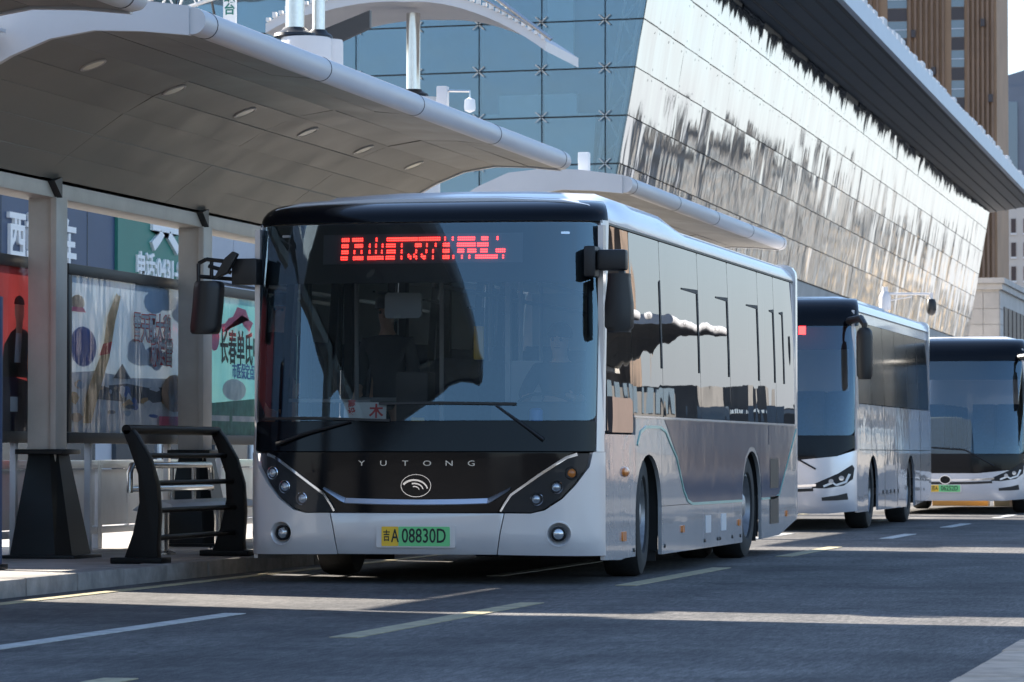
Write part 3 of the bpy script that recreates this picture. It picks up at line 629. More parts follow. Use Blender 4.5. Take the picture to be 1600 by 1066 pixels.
def make_driver(loc):
    d = empty('person', loc, 'seated driver in dark jacket holding the steering wheel of the front bus', 'person')
    # local: x right, y rearward, z up; seat surface at z=0
    body = [((0, .20, .08), None, .13, .11), ((0, .22, .25), 0, .13, .10), ((0, .22, .42), 1, .15, .10), ((0, .21, .52), 2, .09, .08), ((0, .20, .565), 3, .052, .055), ((0, .17, .62), 4, .065, .075), ((0, .16, .70), 5, .082, .10), ((0, .17, .77), 6, .06, .075)]
    for s in (-1, 1):
        k = len(body)
        body += [((s * .18, .22, .47), 2, .06, .06), ((s * .25, .10, .30), k, .045, .045), ((s * .20, -.10, .24), k + 1, .035, .035), ((s * .17, -.17, .26), k + 2, .035, .022)]
        for f in range(4): body.append(((s * (.14 + .02 * f), -.235 + .006 * f, .275 - .008 * f), k + 3, .010, .010))
        body.append(((s * .12, -.19, .29), k + 3, .011, .011))
    for s in (-1, 1):
        k = len(body); body += [((s * .11, .05, .07), 0, .085, .08), ((s * .13, -.22, .06), k, .06, .06), ((s * .13, -.25, -.32), k + 1, .045, .045), ((s * .13, -.36, -.38), k + 2, .04, .03)]
    b = skin_body('body', body, 'skin', d)
    jk = [((0, .20, .06), None, .145, .125), ((0, .22, .25), 0, .145, .115), ((0, .22, .42), 1, .165, .115), ((0, .21, .52), 2, .10, .09), ((0, .205, .555), 3, .06, .06)]
    for s in (-1, 1):
        k = len(jk); jk += [((s * .18, .22, .47), 2, .072, .072), ((s * .25, .10, .30), k, .058, .058), ((s * .205, -.08, .245), k + 1, .045, .045)]
    skin_body('jacket', jk, 'jacket', d)
    obj('hair', MB().lathe([(.088, 0), (.095, .03), (.09, .07), (.06, .105), (.01, .12)], 18, Matrix.Translation((0, .19, .715)) @ Matrix.Diagonal((1.0, 1.15, 1, 1))), 'hair', d)
    obj('nose', MB().lathe([(.018, -.02), (.015, .0), (.008, .02), (.002, .03)], 8, Matrix.Translation((0, .062, .675))), 'skin', d)
    for s in (-1, 1): obj('eye', MB().lathe([(.004, -.012), (.012, -.006), (.012, .006), (.004, .012)], 8, Matrix.Translation((s * .032, .068, .70))), 'hair', d)
    obj('mouth', MB().box(-.022, .022, .072, .09, .636, .641), 'far_pink', d)
    return d
make_driver((-6.45 + .75, 25.72 + 1.25, 1.09))

def make_passenger(loc):
    d = empty('person', loc, 'standing passenger in dark coat and cap inside the front bus', 'person')
    body = [((0, 0, .78), None, .13, .10), ((0, 0, .95), 0, .12, .09), ((0, 0, 1.14), 1, .15, .10), ((0, -.01, 1.24), 2, .08, .07), ((0, -.02, 1.30), 3, .05, .05), ((0, -.04, 1.36), 4, .065, .075), ((0, -.05, 1.43), 5, .075, .092), ((0, -.04, 1.50), 6, .055, .07)]
    for sg in (-1, 1):
        k = len(body)
        body += [((sg * .17, 0, 1.19), 2, .06, .06), ((sg * .22, -.02, .95), k, .045, .045), ((sg * .20, -.16, .80), k + 1, .034, .034), ((sg * .19, -.21, .77), k + 2, .034, .02)]
        for f in range(4): body.append(((sg * (.165 + .018 * f), -.275 + .006 * f, .755 - .006 * f), k + 3, .010, .010))
        body.append(((sg * .145, -.235, .78), k + 3, .011, .011))
    for sg in (-1, 1):
        k = len(body); body += [((sg * .09, 0, .70), 0, .085, .085), ((sg * .10, -.01, .40), k, .06, .06), ((sg * .10, .01, .07), k + 1, .042, .042), ((sg * .11, -.12, .03), k + 2, .04, .028)]
    skin_body('body', body, 'skin', d)
    jk = [((0, 0, .62), None, .165, .13), ((0, 0, .80), 0, .150, .12), ((0, 0, .95), 1, .14, .11), ((0, 0, 1.14), 2, .17, .12), ((0, -.01, 1.24), 3, .095, .085), ((0, -.02, 1.275), 4, .06, .06)]
    for sg in (-1, 1):
        k = len(jk); jk += [((sg * .17, 0, 1.19), 3, .075, .075), ((sg * .22, -.02, .95), k, .06, .06), ((sg * .205, -.14, .82), k + 1, .046, .046)]
    skin_body('coat', jk, 'jacket', d)
    obj('cap', MB().lathe([(.095, 0), (.10, .03), (.092, .07), (.06, .10), (.01, .11)], 18, Matrix.Translation((0, -.035, 1.455)) @ Matrix.Diagonal((.95, 1.12, 1, 1))), 'hair', d)
    obj('cap_peak', MB().sheet(ell(0, -.10, .075, .09, 14, PI, 2 * PI), lambda u, v, w: (u, v, 1.462 + w), .006, -.006), 'hair', d)
    obj('nose', MB().lathe([(.016, -.02), (.014, 0), (.007, .02), (.002, .028)], 8, Matrix.Translation((0, -.142, 1.40))), 'skin', d)
    for sg in (-1, 1): obj('eye', MB().lathe([(.004, -.012), (.012, -.006), (.012, .006), (.004, .012)], 8, Matrix.Translation((sg * .03, -.132, 1.425))), 'hair', d)
    return d
make_passenger((-6.45 - .86, 25.72 + 2.5, .62))

# ================================================================== COACHES
def make_coach(loc, label, L_, zt, plate, zg):
    W2 = 1.22
    root = empty('coach', loc, label, 'coach', 'coaches queued behind the front bus')
    P = lambda name, mb, m, par=root, **k: obj(name, mb, m, par, **k)
    def f2(x, z): return plan(x, .36, 3.2, W2) + .16 * max(0, z - .75) ** 1.3 * .8 + (.5 * (.4 - z) ** 2 if z < .4 else 0)
    def F(x, z, w=0.0):
        x = max(-1.2155, min(1.2155, x)); e = .002
        d = (f2(min(x + e, 1.217), z) - f2(max(x - e, -1.217), z)) / (min(x + e, 1.217) - max(x - e, -1.217)); dz = (f2(x, z + .01) - f2(x, z - .01)) / .02
        n = Vector((d, -1, dz)).normalized(); return (x + n.x * w, f2(x, z) + n.y * w, z + n.z * w)
    XC2 = [x * .93 for x in XC]; zw = zt - .36
    ZC2 = [.3, .4, .6, .9, 1.2, 1.5, 1.8, 2.1, 2.3]
    P('windscreen', MB().sheet(rrect(-1.19, 1.19, zg + .2, zw, .06), F, .004, None, XC2, ZC2), 'windscreen', recalc=False, smooth=60)
    P('lower_screen_mask', MB().sheet([(-1.19, zg + .2), (1.19, zg + .2), (1.20, zg + .05), (1.0, zg - .05), (.5, zg - .10), (-.5, zg - .10), (-1.0, zg - .05), (-1.20, zg + .05)], F, .003, -.02, XC2, ZC2), 'gloss_black')
    b = MB()
    b.sheet([(-1.2155, zg + .02), (-1.0, zg - .055), (-.5, zg - .105), (.5, zg - .105), (1.0, zg - .055), (1.2155, zg + .02), (1.2155, .24), (.9, .21), (-.9, .21), (-1.2155, .24)], F, .008, -.03, XC2, ZC2)
    P('bumper', b, 'coach_silver', smooth=50)
    P('chrome_grille_bar', MB().sheet(band([(-.75, .555), (-.4, .535), (0, .53), (.4, .535), (.75, .555)], .014), F, .02, .004, XC2), 'chrome')
    P('lower_grille', MB().sheet(band([(-.72, .50), (-.4, .485), (0, .48), (.4, .485), (.72, .50)], .018), F, .014, .004, XC2), 'black')
    bd = P('maker_badge', MB().sheet(ell(0, .535, .085, .065, 20), F, .03, .004), 'gloss_black')
    P('badge_ring', MB().sheet(ell(0, .535, .09, .07, 24), F, .034, .006, holes=[ell(0, .535, .078, .058, 24)]), 'chrome', bd)
    for s in (-1, 1):
        hp = [(s * x, z) for x, z in ((1.19, .76), (1.17, .80), (1.02, .70), (.74, .575), (.70, .52), (.86, .515), (1.08, .55), (1.175, .63))]
        h = P('headlamp', MB().sheet(hp, F, .013, -.01, XC2, ZC2), 'lamp_dark')
        P('daylight_strip', MB().sheet(band([(s * 1.14, .69), (s * 1.10, .595), (s * .99, .555), (s * .95, .585), (s * .84, .54)], .013), F, .018, .01, XC2), 'white', h)
        for x, z in ((1.05, .64), (.93, .60)):
            P('projector_lamp', MB().sheet(ell(s * x, z, .03, .03, 14), F, .020, .010), 'lens', h)
        P('fog_recess', MB().sheet(band([(s * 1.12, .42), (s * 1.0, .40), (s * .82, .385)], .04, .02), F, .012, -.01, XC2), 'black')
        # side
        S = lambda y, z, w=0.0, s=s: (s * (W2 - .03 * max(0, z - 1.1) ** 1.4 + w), y, z)
        YC = [i * .6 for i in range(1, int(L_ / .6))]
        def arch(cy, hw, top, sp=.5, n=10): return [(cy - hw, .22), (cy - hw, sp)] + [(cy - hw * math.cos(PI * i / n), sp + (top - sp) * math.sin(PI * i / n)) for i in range(1, n)] + [(cy + hw, sp), (cy + hw, .22)]
        w1, w2 = 1.9, L_ - 2.6
        bot = [(.33, .22)] + arch(w1, .52, .92) + arch(w2, .52, .92) + [(L_ - .3, .30), (L_, .4)]
        P('side_panel', MB().sheet(bot + [(L_, .98), (.33, .98)], S, 0, -.03, YC), 'coach_silver')
        P('waist_panel', MB().sheet([(.36, .988), (L_, .988), (L_, 1.55), (.36, 1.55)], S, 0, -.03, YC, [1.2, 1.4]), 'coach_silver')
        for i in range(1, 6):
            y = .36 + (L_ - .36) * i / 6
            P('panel_seam', MB().sheet([(y, .25), (y + .012, .25), (y + .012, 1.54), (y, 1.54)], S, .002, 0, (), [.98, 1.2, 1.4]) if not any(abs(y - w) < .6 for w in (w1, w2)) else MB().sheet([(y, 1.0), (y + .012, 1.0), (y + .012, 1.54), (y, 1.54)], S, .002, 0, (), [1.2, 1.4]), 'black')
        n = 6
        for i in range(n):
            a = .55 + (L_ - .75) * i / n; c = .55 + (L_ - .75) * (i + 1) / n
            P('side_window', MB().sheet(rrect(a + .01, c - .01, 1.56, zt - .30, .03), S, 0, None, (), [1.8, 2.1]), 'coachglass')
            P('window_post', MB().box(*sorted((s * 1.10, s * 1.16)), a - .05, a + .05, 1.5, zt - .3), 'interior_dark', smooth=0)
        P('front_pillar', MB().sheet([(.31, .98), (.50, .98), (.56, zt - .28), (.40, zt - .28)], S, .004, -.03, (), [1.2, 1.6, 2.0]), 'paint')
        P('cant_panel', MB().sheet([(.5, zt - .295), (L_, zt - .295), (L_, zt - .16), (.5, zt - .16)], S, 0, -.03, YC), 'roofpaint')
        for k in range(5):
            y = 2.9 + k * .42
            P('flap_latch', MB().box(*sorted((s * W2, s * (W2 + .008))), y, y + .05, .42, .47), 'black', smooth=0)
        for y in (w1, w2):
            mt = Matrix.Translation((s * 1.03, y, .46)) @ Matrix.Rotation(s * PI / 2, 4, 'Y')
            wh = P('wheel', MB().lathe([(.28, -.14), (.42, -.14), (.46, -.1), (.46, .1), (.44, .135), (.38, .15), (.29, .14), (.27, .1)], 32, mt), 'rubber')
            P('rim', MB().lathe([(.275, .11), (.26, .12), (.24, .05), (.14, .03), (.11, .10), (.01, .11)], 24, mt, cap0=False), 'rim', wh)
        if s > 0:
            ar = P('mirror_arm', MB().tube([(1.12, .35, zt - .3), (1.30, .05, zt - .28), (1.36, -.06, zt - .36), (1.36, -.06, zt - .50)], [.05, .045, .04, .03], 8), 'black')
            P('mirror_housing', MB().loft([[(1.355 + u * .10 * k, -.06 + v, z) for u, v in ((-1, .04), (-.8, -.04), (0, -.07), (.8, -.04), (1, .04), (.9, .1), (-.9, .1))] for z, k in ((zt - 1.02, .7), (zt - .98, .95), (zt - .8, 1), (zt - .5, 1), (zt - .44, .9), (zt - .40, .6))], closed=True, cap=True), 'black', ar, smooth=60)
        else:
            ar = P('mirror_arm', MB().tube([(-1.12, .35, zt - .3), (-1.3, .05, zt - .28), (-1.36, -.06, zt - .5)], .04, 8), 'black')
            P('mirror_housing', MB().box(-1.46, -1.26, -.12, .04, zt - 1.0, zt - .45), 'black', ar, bevel=.04)
    xs = [-1.2155] + [x * .925 for x in sorted(set(XC))] + [1.2155]
    y0 = f2(0, zw)
    P('roof_front_cap', MB().loft([[(x * (1 - .08 * (1 - math.cos(t))), f2(x, zw) - .0 + .05 * math.sin(t) + .45 * (1 - math.cos(t)), zw + (zt - zw) * math.sin(t)) for x in xs] for t in [PI / 2 * i / 8 for i in range(9)]]), 'gloss_black', smooth=60)
    prof = [(-1.19, zt - .17), (-1.17, zt - .10), (-1.08, zt - .03), (-.9, zt), (0, zt + .02), (.9, zt), (1.08, zt - .03), (1.17, zt - .10), (1.19, zt - .17)]
    P('roof', MB().loft([[(x, y, z) for x, z in prof] for y in (.75, 2, 4, 6, L_ - .2, L_)], cap=True), 'roofpaint', smooth=50)
    P('roof_unit', MB().loft([[(x, y, z) for x, z in ((-.95, zt - .01), (-.9, zt + .05 * k + .005), (-.7, zt + .09 * k + .01), (.7, zt + .09 * k + .01), (.9, zt + .05 * k + .005), (.95, zt - .01))] for y, k in ((2.2, .1), (2.5, .9), (2.8, 1), (5.5, 1), (6, .1))], cap=True), 'roofpaint', smooth=40)
    P('rear_wall', MB().sheet(rrect(-1.2, 1.2, .3, zt - .02, .1), lambda u, v, w: (u, L_ + .02 + w, v), 0, -.1), 'coach_silver')
    P('cabin_floor', MB().box(-1.15, 1.15, .35, L_ - .1, .5, .6).box(-1.1, 1.1, .4, L_ - .2, .25, .35), 'under', smooth=0)
    P('cabin_ceiling', MB().box(-1.1, 1.1, .75, L_ - .1, zt - .22, zt - .2), 'interior_dark', smooth=0)
    P('dashboard', MB().prism([(.35, .6), (.35, .92), (.6, 1.0), (.85, .95), (.9, .6)], 'x', -1.1, 1.1), 'interior_dark', bevel=.02)
    P('curtain', MB().prism([(.62, zw - .28), (.62, zw), (.66, zw), (.66, zw - .28)], 'x', -1.1, 1.1), 'interior_dark', smooth=0)
    for y in (1.6, 2.6, 3.5, 4.4, 5.3):
        for x in (-.8, -.4, .4, .8):
            st = P('passenger_seat', MB().box(x - .18, x + .18, y, y + .4, .95, 1.05).box(x - .15, x + .15, y + .1, y + .3, .6, .95), 'seat_blue', smooth=0)
            P('backrest', MB().prism([(y + .36, 1.0), (y + .46, 1.0), (y + .6, 1.7), (y + .5, 1.74)], 'x', x - .18, x + .18), 'seat_blue', st, bevel=.02)
    PL = lambda u, v, w: (u, F(0, .38)[1] - .02 - w, v)
    pf = P('number_plate', MB().sheet(rrect(-.25, .25, .34, .46, .01), PL, .002, -.02), 'paint')
    P('plate_green_field', MB().sheet(rrect(-.10, .23, .348, .452, .006), PL, .006, .002), 'plate_green', pf)
    P('plate_yellow_field', MB().sheet(rrect(-.23, -.102, .348, .452, .006), PL, .006, .002), 'plate_yellow', pf)
    P('plate_characters', text_mb(plate, .105, lambda u, v, w: PL(u + .065, v + .40, w), .009, .006, sx=.78, bold=.001), 'ink', pf, smooth=0)
    P('plate_characters', text_mb('吉A', .08, lambda u, v, w: PL(u - .166, v + .40, w), .009, .006, sx=.75, bold=.001), 'ink', pf, smooth=0)
    P('wiper', MB().tube([F(.75, .75, .03), F(.3, 1.0, .03), F(-.3, 1.04, .03)], .012, 6), 'black')
    P('wiper', MB().tube([F(-.35, .72, .03), F(-.6, 1.0, .03), F(-1.05, 1.06, .03)], .012, 6), 'black')
    return root
c1 = make_coach((-6.94, 44.6, 0), 'silver coach right behind the front bus, with a large black wing mirror', 8.7, 2.86, '06118D', .96)
rl = obj('lit_route_lamp', MB().box(.50, .58, .34, .38, 2.40, 2.50), 'led', c1)
make_coach((-5.95, 57.5, 0), 'last coach in the queue, at the right edge, bearing a green plate', 8.7, 2.74, '06252D', .74)

# ================================================================== SHELTER CANOPIES
SOF = [(-7.62, 3.80), (-7.95, 3.835), (-8.30, 3.85), (-8.62, 3.80), (-8.90, 3.69), (-9.14, 3.56), (-9.38, 3.40), (-9.60, 3.24), (-9.80, 3.08)]
TOPR = [(-9.95, 3.42), (-9.6, 3.66), (-9.25, 3.87), (-8.9, 4.02), (-8.5, 4.06), (-8.1, 4.04), (-7.62, 3.975)]
MX = lambda p: (-19.9 - p[0], p[1])
LWG = [MX(p) for p in SOF[::-1]]
TOP = [MX(p) for p in TOPR[::-1]] + TOPR[1:]
def make_canopy(loc, Ln, label, cols, lights=True, mirror=1):
    """bus-shelter roof: local y along the street from 0 to Ln; x measured from the camera line + offset in loc"""
    r = empty('bus_shelter', loc, label, 'bus shelter', 'arched bus shelters')
    P = lambda name, mb, m, par=r, **k: obj(name, mb, m, par, **k)
    X = lambda x: mirror * (x + 9.0)
    P('roof_skin', MB().loft([[(X(x), y, z) for x, z in TOP] for y in (0, Ln)]), 'canopy_white', smooth=60)
    for y0, y1 in ((-.0, .06), (Ln - .06, Ln)):
        lo = [(x, z - .015) for x, z in SOF] + [(-9.9, 2.98)] + LWG; hi = TOP[::-1]
        P('end_fascia', MB().sheet([(X(x), z) for x, z in lo + [(x, z + .012) for x, z in TOP]], lambda u, v, w: (u, w, v), y0, y1), 'canopy_white')
    t = P('edge_tube', MB().tube([(X(-7.6), .02, 3.885), (X(-7.6), Ln - .08, 3.885), (X(-7.6), Ln + .02, 3.885)], [.093, .093, .075], 20), 'canopy_white', smooth=50)
    for k in range(5): P('tube_joint', MB().tube([(X(-7.6), .3 + k * (Ln - .6) / 4, 3.885), (X(-7.6), .312 + k * (Ln - .6) / 4, 3.885)], .096, 20), 'frame_dark', t)
    nseg = max(3, round(Ln / 3.1)); dl = (Ln - .12) / nseg
    for i in range(len(SOF) - 1):
        (xa, za), (xb, zb) = SOF[i], SOF[i + 1]
        for k in range(nseg):
            jz = random.uniform(-.003, .003); jr = random.uniform(-.003, .003); j2 = random.uniform(-.003, .003)
            y0 = .06 + k * dl + .003; y1 = .06 + (k + 1) * dl - .003
            a0 = Vector((X(xa), y0, za + jz + jr)); a1 = Vector((X(xa), y1, za + jz - jr)); b0 = Vector((X(xb), y0, zb + jz + j2)); b1 = Vector((X(xb), y1, zb + jz - j2))
            mb = MB(); up = Vector((0, 0, .02))
            q = [a0, a1, b1, b0]; g = (b0 - a0).normalized() * .003
            q = [a0 + g, a1 + g, b1 - g, b0 - g]
            mb.add(q + [p + up for p in q], [(0, 1, 2, 3), (7, 6, 5, 4), (0, 4, 5, 1), (1, 5, 6, 2), (2, 6, 7, 3), (3, 7, 4, 0)])
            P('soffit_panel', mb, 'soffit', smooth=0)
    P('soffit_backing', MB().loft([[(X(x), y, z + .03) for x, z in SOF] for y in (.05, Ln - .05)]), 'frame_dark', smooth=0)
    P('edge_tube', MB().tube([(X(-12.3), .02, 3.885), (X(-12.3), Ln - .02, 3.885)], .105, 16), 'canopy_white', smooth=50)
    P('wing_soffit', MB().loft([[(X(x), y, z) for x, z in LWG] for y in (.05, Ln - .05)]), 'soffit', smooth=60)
    P('eaves_beam', MB().box(*sorted((X(-10.1), X(-9.80))), .02, Ln - .02, 2.94, 3.06), 'cream', bevel=.008)
    if lights:
        k = 0; y = 1.32
        while y < Ln - .4:
            c = Vector((X(-8.76), y, 3.742)); mt = Matrix.Translation(c) @ Matrix.Rotation(-mirror * math.radians(21.5), 4, 'Y')
            dlm = P('downlight', MB().lathe([(.10, .02), (.10, -.006), (.086, -.008), (.084, .02)], 20, mt, closed=True), 'cream')
            P('lamp_glass', MB().lathe([(.084, -.003), (.05, -.006), (.004, -.007)], 16, mt), 'lampglow', dlm)
            y += 1.9
    for cy in cols:
        c = P('column', MB().box(X(-9.9) - .13, X(-9.9) + .06, cy - .10, cy + .10, .6, 2.96), 'cream', bevel=.008)
        P('column_flange', MB().box(X(-9.9) + .065, X(-9.9) + .115, cy - .13, cy + .13, .6, 2.955), 'cream', c, bevel=.006)
        P('bracket', MB().prism([(cy - .12, 2.94), (cy - .30, 3.06), (cy - .12, 3.10)], 'x', X(-9.9) + .10, X(-9.9) + .16), 'frame_dark', c)
        b = MB().loft([[(X(-9.9) + u * hw, cy + v * hd, z) for u, v in ((-.78, -1), (.62, -1), (1, -.6), (1, 1), (-.78, 1))] for z, hw, hd in ((.119, .27, .28), (.93, .125, .16))], closed=True, cap=True)
        P('column_base', b, 'base_dark', c)
        P('base_collar', MB().box(X(-9.9) - .19, X(-9.9) + .20, cy - .22, cy + .22, .93, .97), 'base_dark', c, bevel=.006)
        P('base_plate', MB().box(X(-9.9) - .26, X(-9.9) + .34, cy - .33, cy + .33, .116, .145), 'base_dark', c, bevel=.004)
    return r
can1 = make_canopy((-9.0, 24.0, 0), 12.4, 'nearest arched bus shelter with round downlights in its panelled underside, above the billboards', (3.55, 7.40, 11.2))
can1_add = can1
make_canopy((-9.0, 39.63, 0), 11.7, 'second arched bus shelter, its edge tube ending over the front bus roof', (2.0, 5.9, 9.8))
make_canopy((-9.0, 15.0, 0), 7.8, 'arched bus shelter standing before the nearest one, left of the picture', (1.5, 5.4))
make_canopy((3.2, 52.5, 0), 13, 'near arched bus shelter on the median, seen only mirrored in the bus side', (2.0, 6), False, -1)
make_canopy((3.2, 67.6, 0), 7.0, 'short arched bus shelter on the median, seen only mirrored in the bus side', (1.8,), False, -1)
# fittings on canopy 1
fl = empty('floodlight', (-9.0 - .10, 23.86, 3.80), 'small black floodlight at the upper left end of the nearest shelter', 'floodlight')
obj('housing', MB().box(-.10, .08, -.08, .04, -.10, .06), 'black', fl, bevel=.02)
obj('hood', MB().prism([(-.1, .06), (.2, .02), (.2, .045), (-.1, .09)], 'y', -.1, .04), 'fence', fl)
obj('bracket', MB().box(-.03, .0, .03, .14, -.2, .02), 'black', fl)
cc = empty('security_camera', (-8.15, 33.5, 4.07), 'small white security camera on a bracket atop the nearest shelter edge', 'camera')
obj('post', MB().box(-.05, .05, -.05, .05, 0, .30), 'canopy_white', cc, bevel=.008)
obj('arm', MB().tube([(.0, 0, .26), (.26, 0, .25), (.26, 0, .16)], .012, 8), 'steel', cc)
obj('housing', MB().lathe([(.01, .09), (.05, .07), (.055, .0), (.05, -.03), (.01, -.05)], 16, Matrix.Translation((.26, 0, .10))), 'white', cc)
ab = tag(obj('junction_box', MB().box(-.06, .06, -.05, .05, 0, .22), 'white', None, (-8.12, 40.0, 4.05), bevel=.008), 'little white box upright on the second shelter roof above the bus', 'box')

# ================================================================== STATION PLATFORM FURNITURE
def SX(x0): return lambda y, z, w=0.0: (x0 + w, y, z)
def billboard(y0, y1, label, art):
    r = empty('billboard', (-10.12, y0, 0), label, 'billboard', 'billboards in the shelter')
    P = lambda name, mb, m, par=r, **k: obj(name, mb, m, par, **k)
    n = y1 - y0; z0, z1 = 1.02, 2.49
    for nm, b in (('frame_rail', (-.12, .03, 0, n, z1 - .09, z1)), ('frame_rail', (-.12, .03, 0, n, z0, z0 + .09)), ('frame_stile', (-.12, .028, 0, .09, z0 + .092, z1 - .092)), ('frame_stile', (-.12, .028, n - .09, n, z0 + .092, z1 - .092))):
        P(nm, MB().box(*b), 'frame_dark', bevel=.008)
    P('corner_tag', MB().box(.031, .034, n - .16, n - .02, z1 - .075, z1 - .025), 'red_print', smooth=0)
    for y in (n * .2, n * .8): P('support_leg', MB().box(-.07, -.02, y - .03, y + .03, .12, z0), 'fence', bevel=.004)
    po = P('poster', MB().sheet([(.088, z0 + .088), (n - .088, z0 + .088), (n - .088, z1 - .088), (.088, z1 - .088)], SX(-.015), 0, None), art[0], smooth=0)
    for i, (nm, poly, m) in enumerate(art[1]):
        P(nm, MB().sheet([(.09 + u * (n - .18), z0 + .09 + v * (z1 - z0 - .18)) for u, v in poly], SX(-.0125 + .0004 * i), 0, None), m, po, smooth=0)
    art_n = len(art[1])
    for body, u, v, size, m, bold, sx in art[2]:
        P('poster_lettering', text_mb(body, size, lambda a, b, w: (-.0118 + .0004 * art_n + w, .09 + u * (n - .18) + a, z0 + .09 + v * (z1 - z0 - .18) + b), .0035 if bold < .008 else .0015, .0002, bold=bold, sx=sx), m, po, smooth=0)
    P('plastic_cover', MB().sheet([(.09, z0 + .09), (n - .09, z0 + .09), (n - .09, z1 - .09), (.09, z1 - .09)], SX(.015), 0, None), 'film', recalc=False)
    return r
artA = ('poster_red', [('poster_print', [(0, 0), (1, 0), (1, .28), (.8, .33), (0, .33)], 'poster_navy'),
        ('poster_print', [(.70, .33), (.72, .52), (.765, .60), (.81, .64), (.87, .62), (.94, .52), (.98, .33)], 'ink'),
        ('poster_print', [(.79, .42), (.80, .60), (.815, .62), (.84, .60), (.83, .42)], 'poster_snow'),
        ('poster_print', [(.80, .60), (.84, .60), (.845, .68), (.80, .68)], 'poster_tan'),
        ('poster_print', ell(.822, .735, .033, .080, 18), 'poster_tan'),
        ('poster_print', ell(.822, .775, .036, .055, 12, 0, PI), 'hair'),
        ('poster_print', ell(.945, .43, .085, .205, 24), 'poster_navy'), ('poster_print', ell(.947, .425, .072, .18, 24), 'poster_orange'),
        ('poster_print', [(.895, .44), (.90, .55), (.945, .575), (.94, .49)], 'poster_green'), ('poster_print', ell(.985, .27, .03, .10, 12), 'poster_pink'),
        ('poster_print', [(.895, .10), (.95, .10), (.95, .30), (.895, .30)], 'poster_grey'), ('poster_print', [(.76, .12), (.81, .12), (.81, .21), (.76, .21)], 'poster_snow'),
        ('poster_print', [(.905, .64), (.918, .64), (.918, .74), (.905, .74)], 'poster_tan')], [])
artB = ('poster_sky', [('poster_print', [(0, 0), (1, 0), (1, .34), (.8, .38), (.5, .37), (.2, .40), (0, .38)], 'poster_snow'),
        ('poster_print', [(.22, .30), (.45, .33), (.62, .31), (.95, .33), (.97, .25), (.6, .20), (.2, .22)], 'poster_grey'),
        ('poster_print', [(.33, .36), (.40, .46), (.47, .36)], 'poster_grey'),
        ('poster_print', ell(.10, .55, .10, .13, 16), 'blue'), ('poster_print', ell(.06, .83, .05, .05, 14), 'poster_tan'), ('poster_print', [(0, .77), (.12, .77), (.10, .80), (.02, .80)], 'poster_pink'),
        ('poster_print', [(.10, .06), (.16, .06), (.22, .26), (.30, .50), (.34, .72), (.385, .90), (.35, .92), (.28, .76), (.25, .55), (.16, .34), (.11, .2)], 'poster_brown'),
        ('poster_print', [(.22, .50), (.30, .52), (.32, .60), (.25, .58)], 'red_print'),
        ('poster_print', ell(.83, .28, .11, .13, 16), 'poster_tan'), ('poster_print', [(.70, .05), (.97, .05), (.97, .12), (.70, .12)], 'poster_pink')],
        [('雪天配大鹅', .64, .70, .26, 'poster_redprint', .014, .80), ('就馋雪', .72, .545, .26, 'poster_redprint', .014, .80), ('雪天配大鹅', .64, .70, .26, 'white', .004, .80), ('就馋雪', .72, .545, .26, 'white', .004, .80)])
pr = random.Random(11)
for k in range(34):
    u = pr.uniform(.02, .97); v = pr.uniform(.03, .33); a = pr.uniform(.012, .05); b_ = pr.uniform(.012, .05)
    artB[1].insert(2 + k % 4, ('poster_print', [(u + a * math.cos(t * .7 + k) * pr.uniform(.6, 1.2), v + b_ * math.sin(t * .7 + k) * pr.uniform(.6, 1.2)) for t in range(9)], pr.choice(('poster_snow', 'poster_grey', 'poster_tan', 'poster_sky', 'poster_brown', 'poster_snow', 'blue'))))
for k in range(10):
    u = pr.uniform(.45, .95); v = pr.uniform(.38, .95); artB[1].insert(1, ('poster_print', ell(u, v, pr.uniform(.05, .14), pr.uniform(.03, .08), 12), pr.choice(('poster_snow', 'poster_sky'))))
artC = ('poster_teal', [('poster_print', [(0, 0), (1, 0), (1, .22), (.5, .27), (0, .22)], 'poster_green'), ('poster_print', ell(.30, .33, .12, .08, 14), 'poster_snow'),
        ('poster_print', band([(.17, .77), (.22, .78), (.26, .82), (.31, .84), (.35, .91), (.385, .90), (.42, .83), (.47, .80)], .03, .04), 'poster_pink'), ('poster_print', ell(.10, .70, .05, .10, 12), 'poster_pink'),
        ('poster_print', [(.02, .10), (.25, .10), (.25, .14), (.02, .14)], 'poster_snow'), ('poster_print', [(.28, .10), (.6, .10), (.6, .14), (.28, .14)], 'poster_snow')],
        [('长春单氏中医', .40, .62, .34, 'ink', .006, .78), ('市医保定点医院', .43, .46, .16, 'blue', .002, .9)])
billboard(24.7, 28.22, 'red poster billboard with a person in a dark jacket, leftmost of three', artA)
billboard(28.58, 32.12, 'pale blue winter poster billboard with red and white Chinese slogan, middle of three', artB)
billboard(32.30, 35.7, 'teal poster billboard with black Chinese title beside the bus', artC)

# low fence panels behind
fp = None
for i in range(6):
    y = 25.4 + i * 1.62
    lab = 'low grey metal fence panel behind the black guard rail'
    f = empty('fence_panel', (-10.42, y, 0), ['low grey fence panel left of the frame edge', 'low grey fence panel at the left edge, left of the dark column base', 'low grey fence panel right of the first dark column base', 'low grey fence panel seen through the black guard rail', 'low grey fence panel between guard rail and front bus', 'low grey fence panel hidden behind the front bus'][i], 'fence', 'low fence panels on the platform')
    obj('infill_panel', MB().box(-.012, .012, .07, 1.52, .32, .80), 'fence', f, smooth=0)
    obj('top_rail', MB().box(-.03, .03, .062, 1.558, .81, .88), 'fence', f, bevel=.008)
    obj('bottom_rail', MB().box(-.025, .025, .062, 1.558, .25, .31), 'fence', f, bevel=.008)
    for y_ in (0.0, 1.56): obj('post', MB().box(-.03, .03, y_ - (.0 if y_ else 0), y_ + .055, .12, .88), 'fence', f, bevel=.006)
    obj('mullion', MB().box(-.02, .02, .76, .80, .31, .81), 'fence', f, smooth=0)

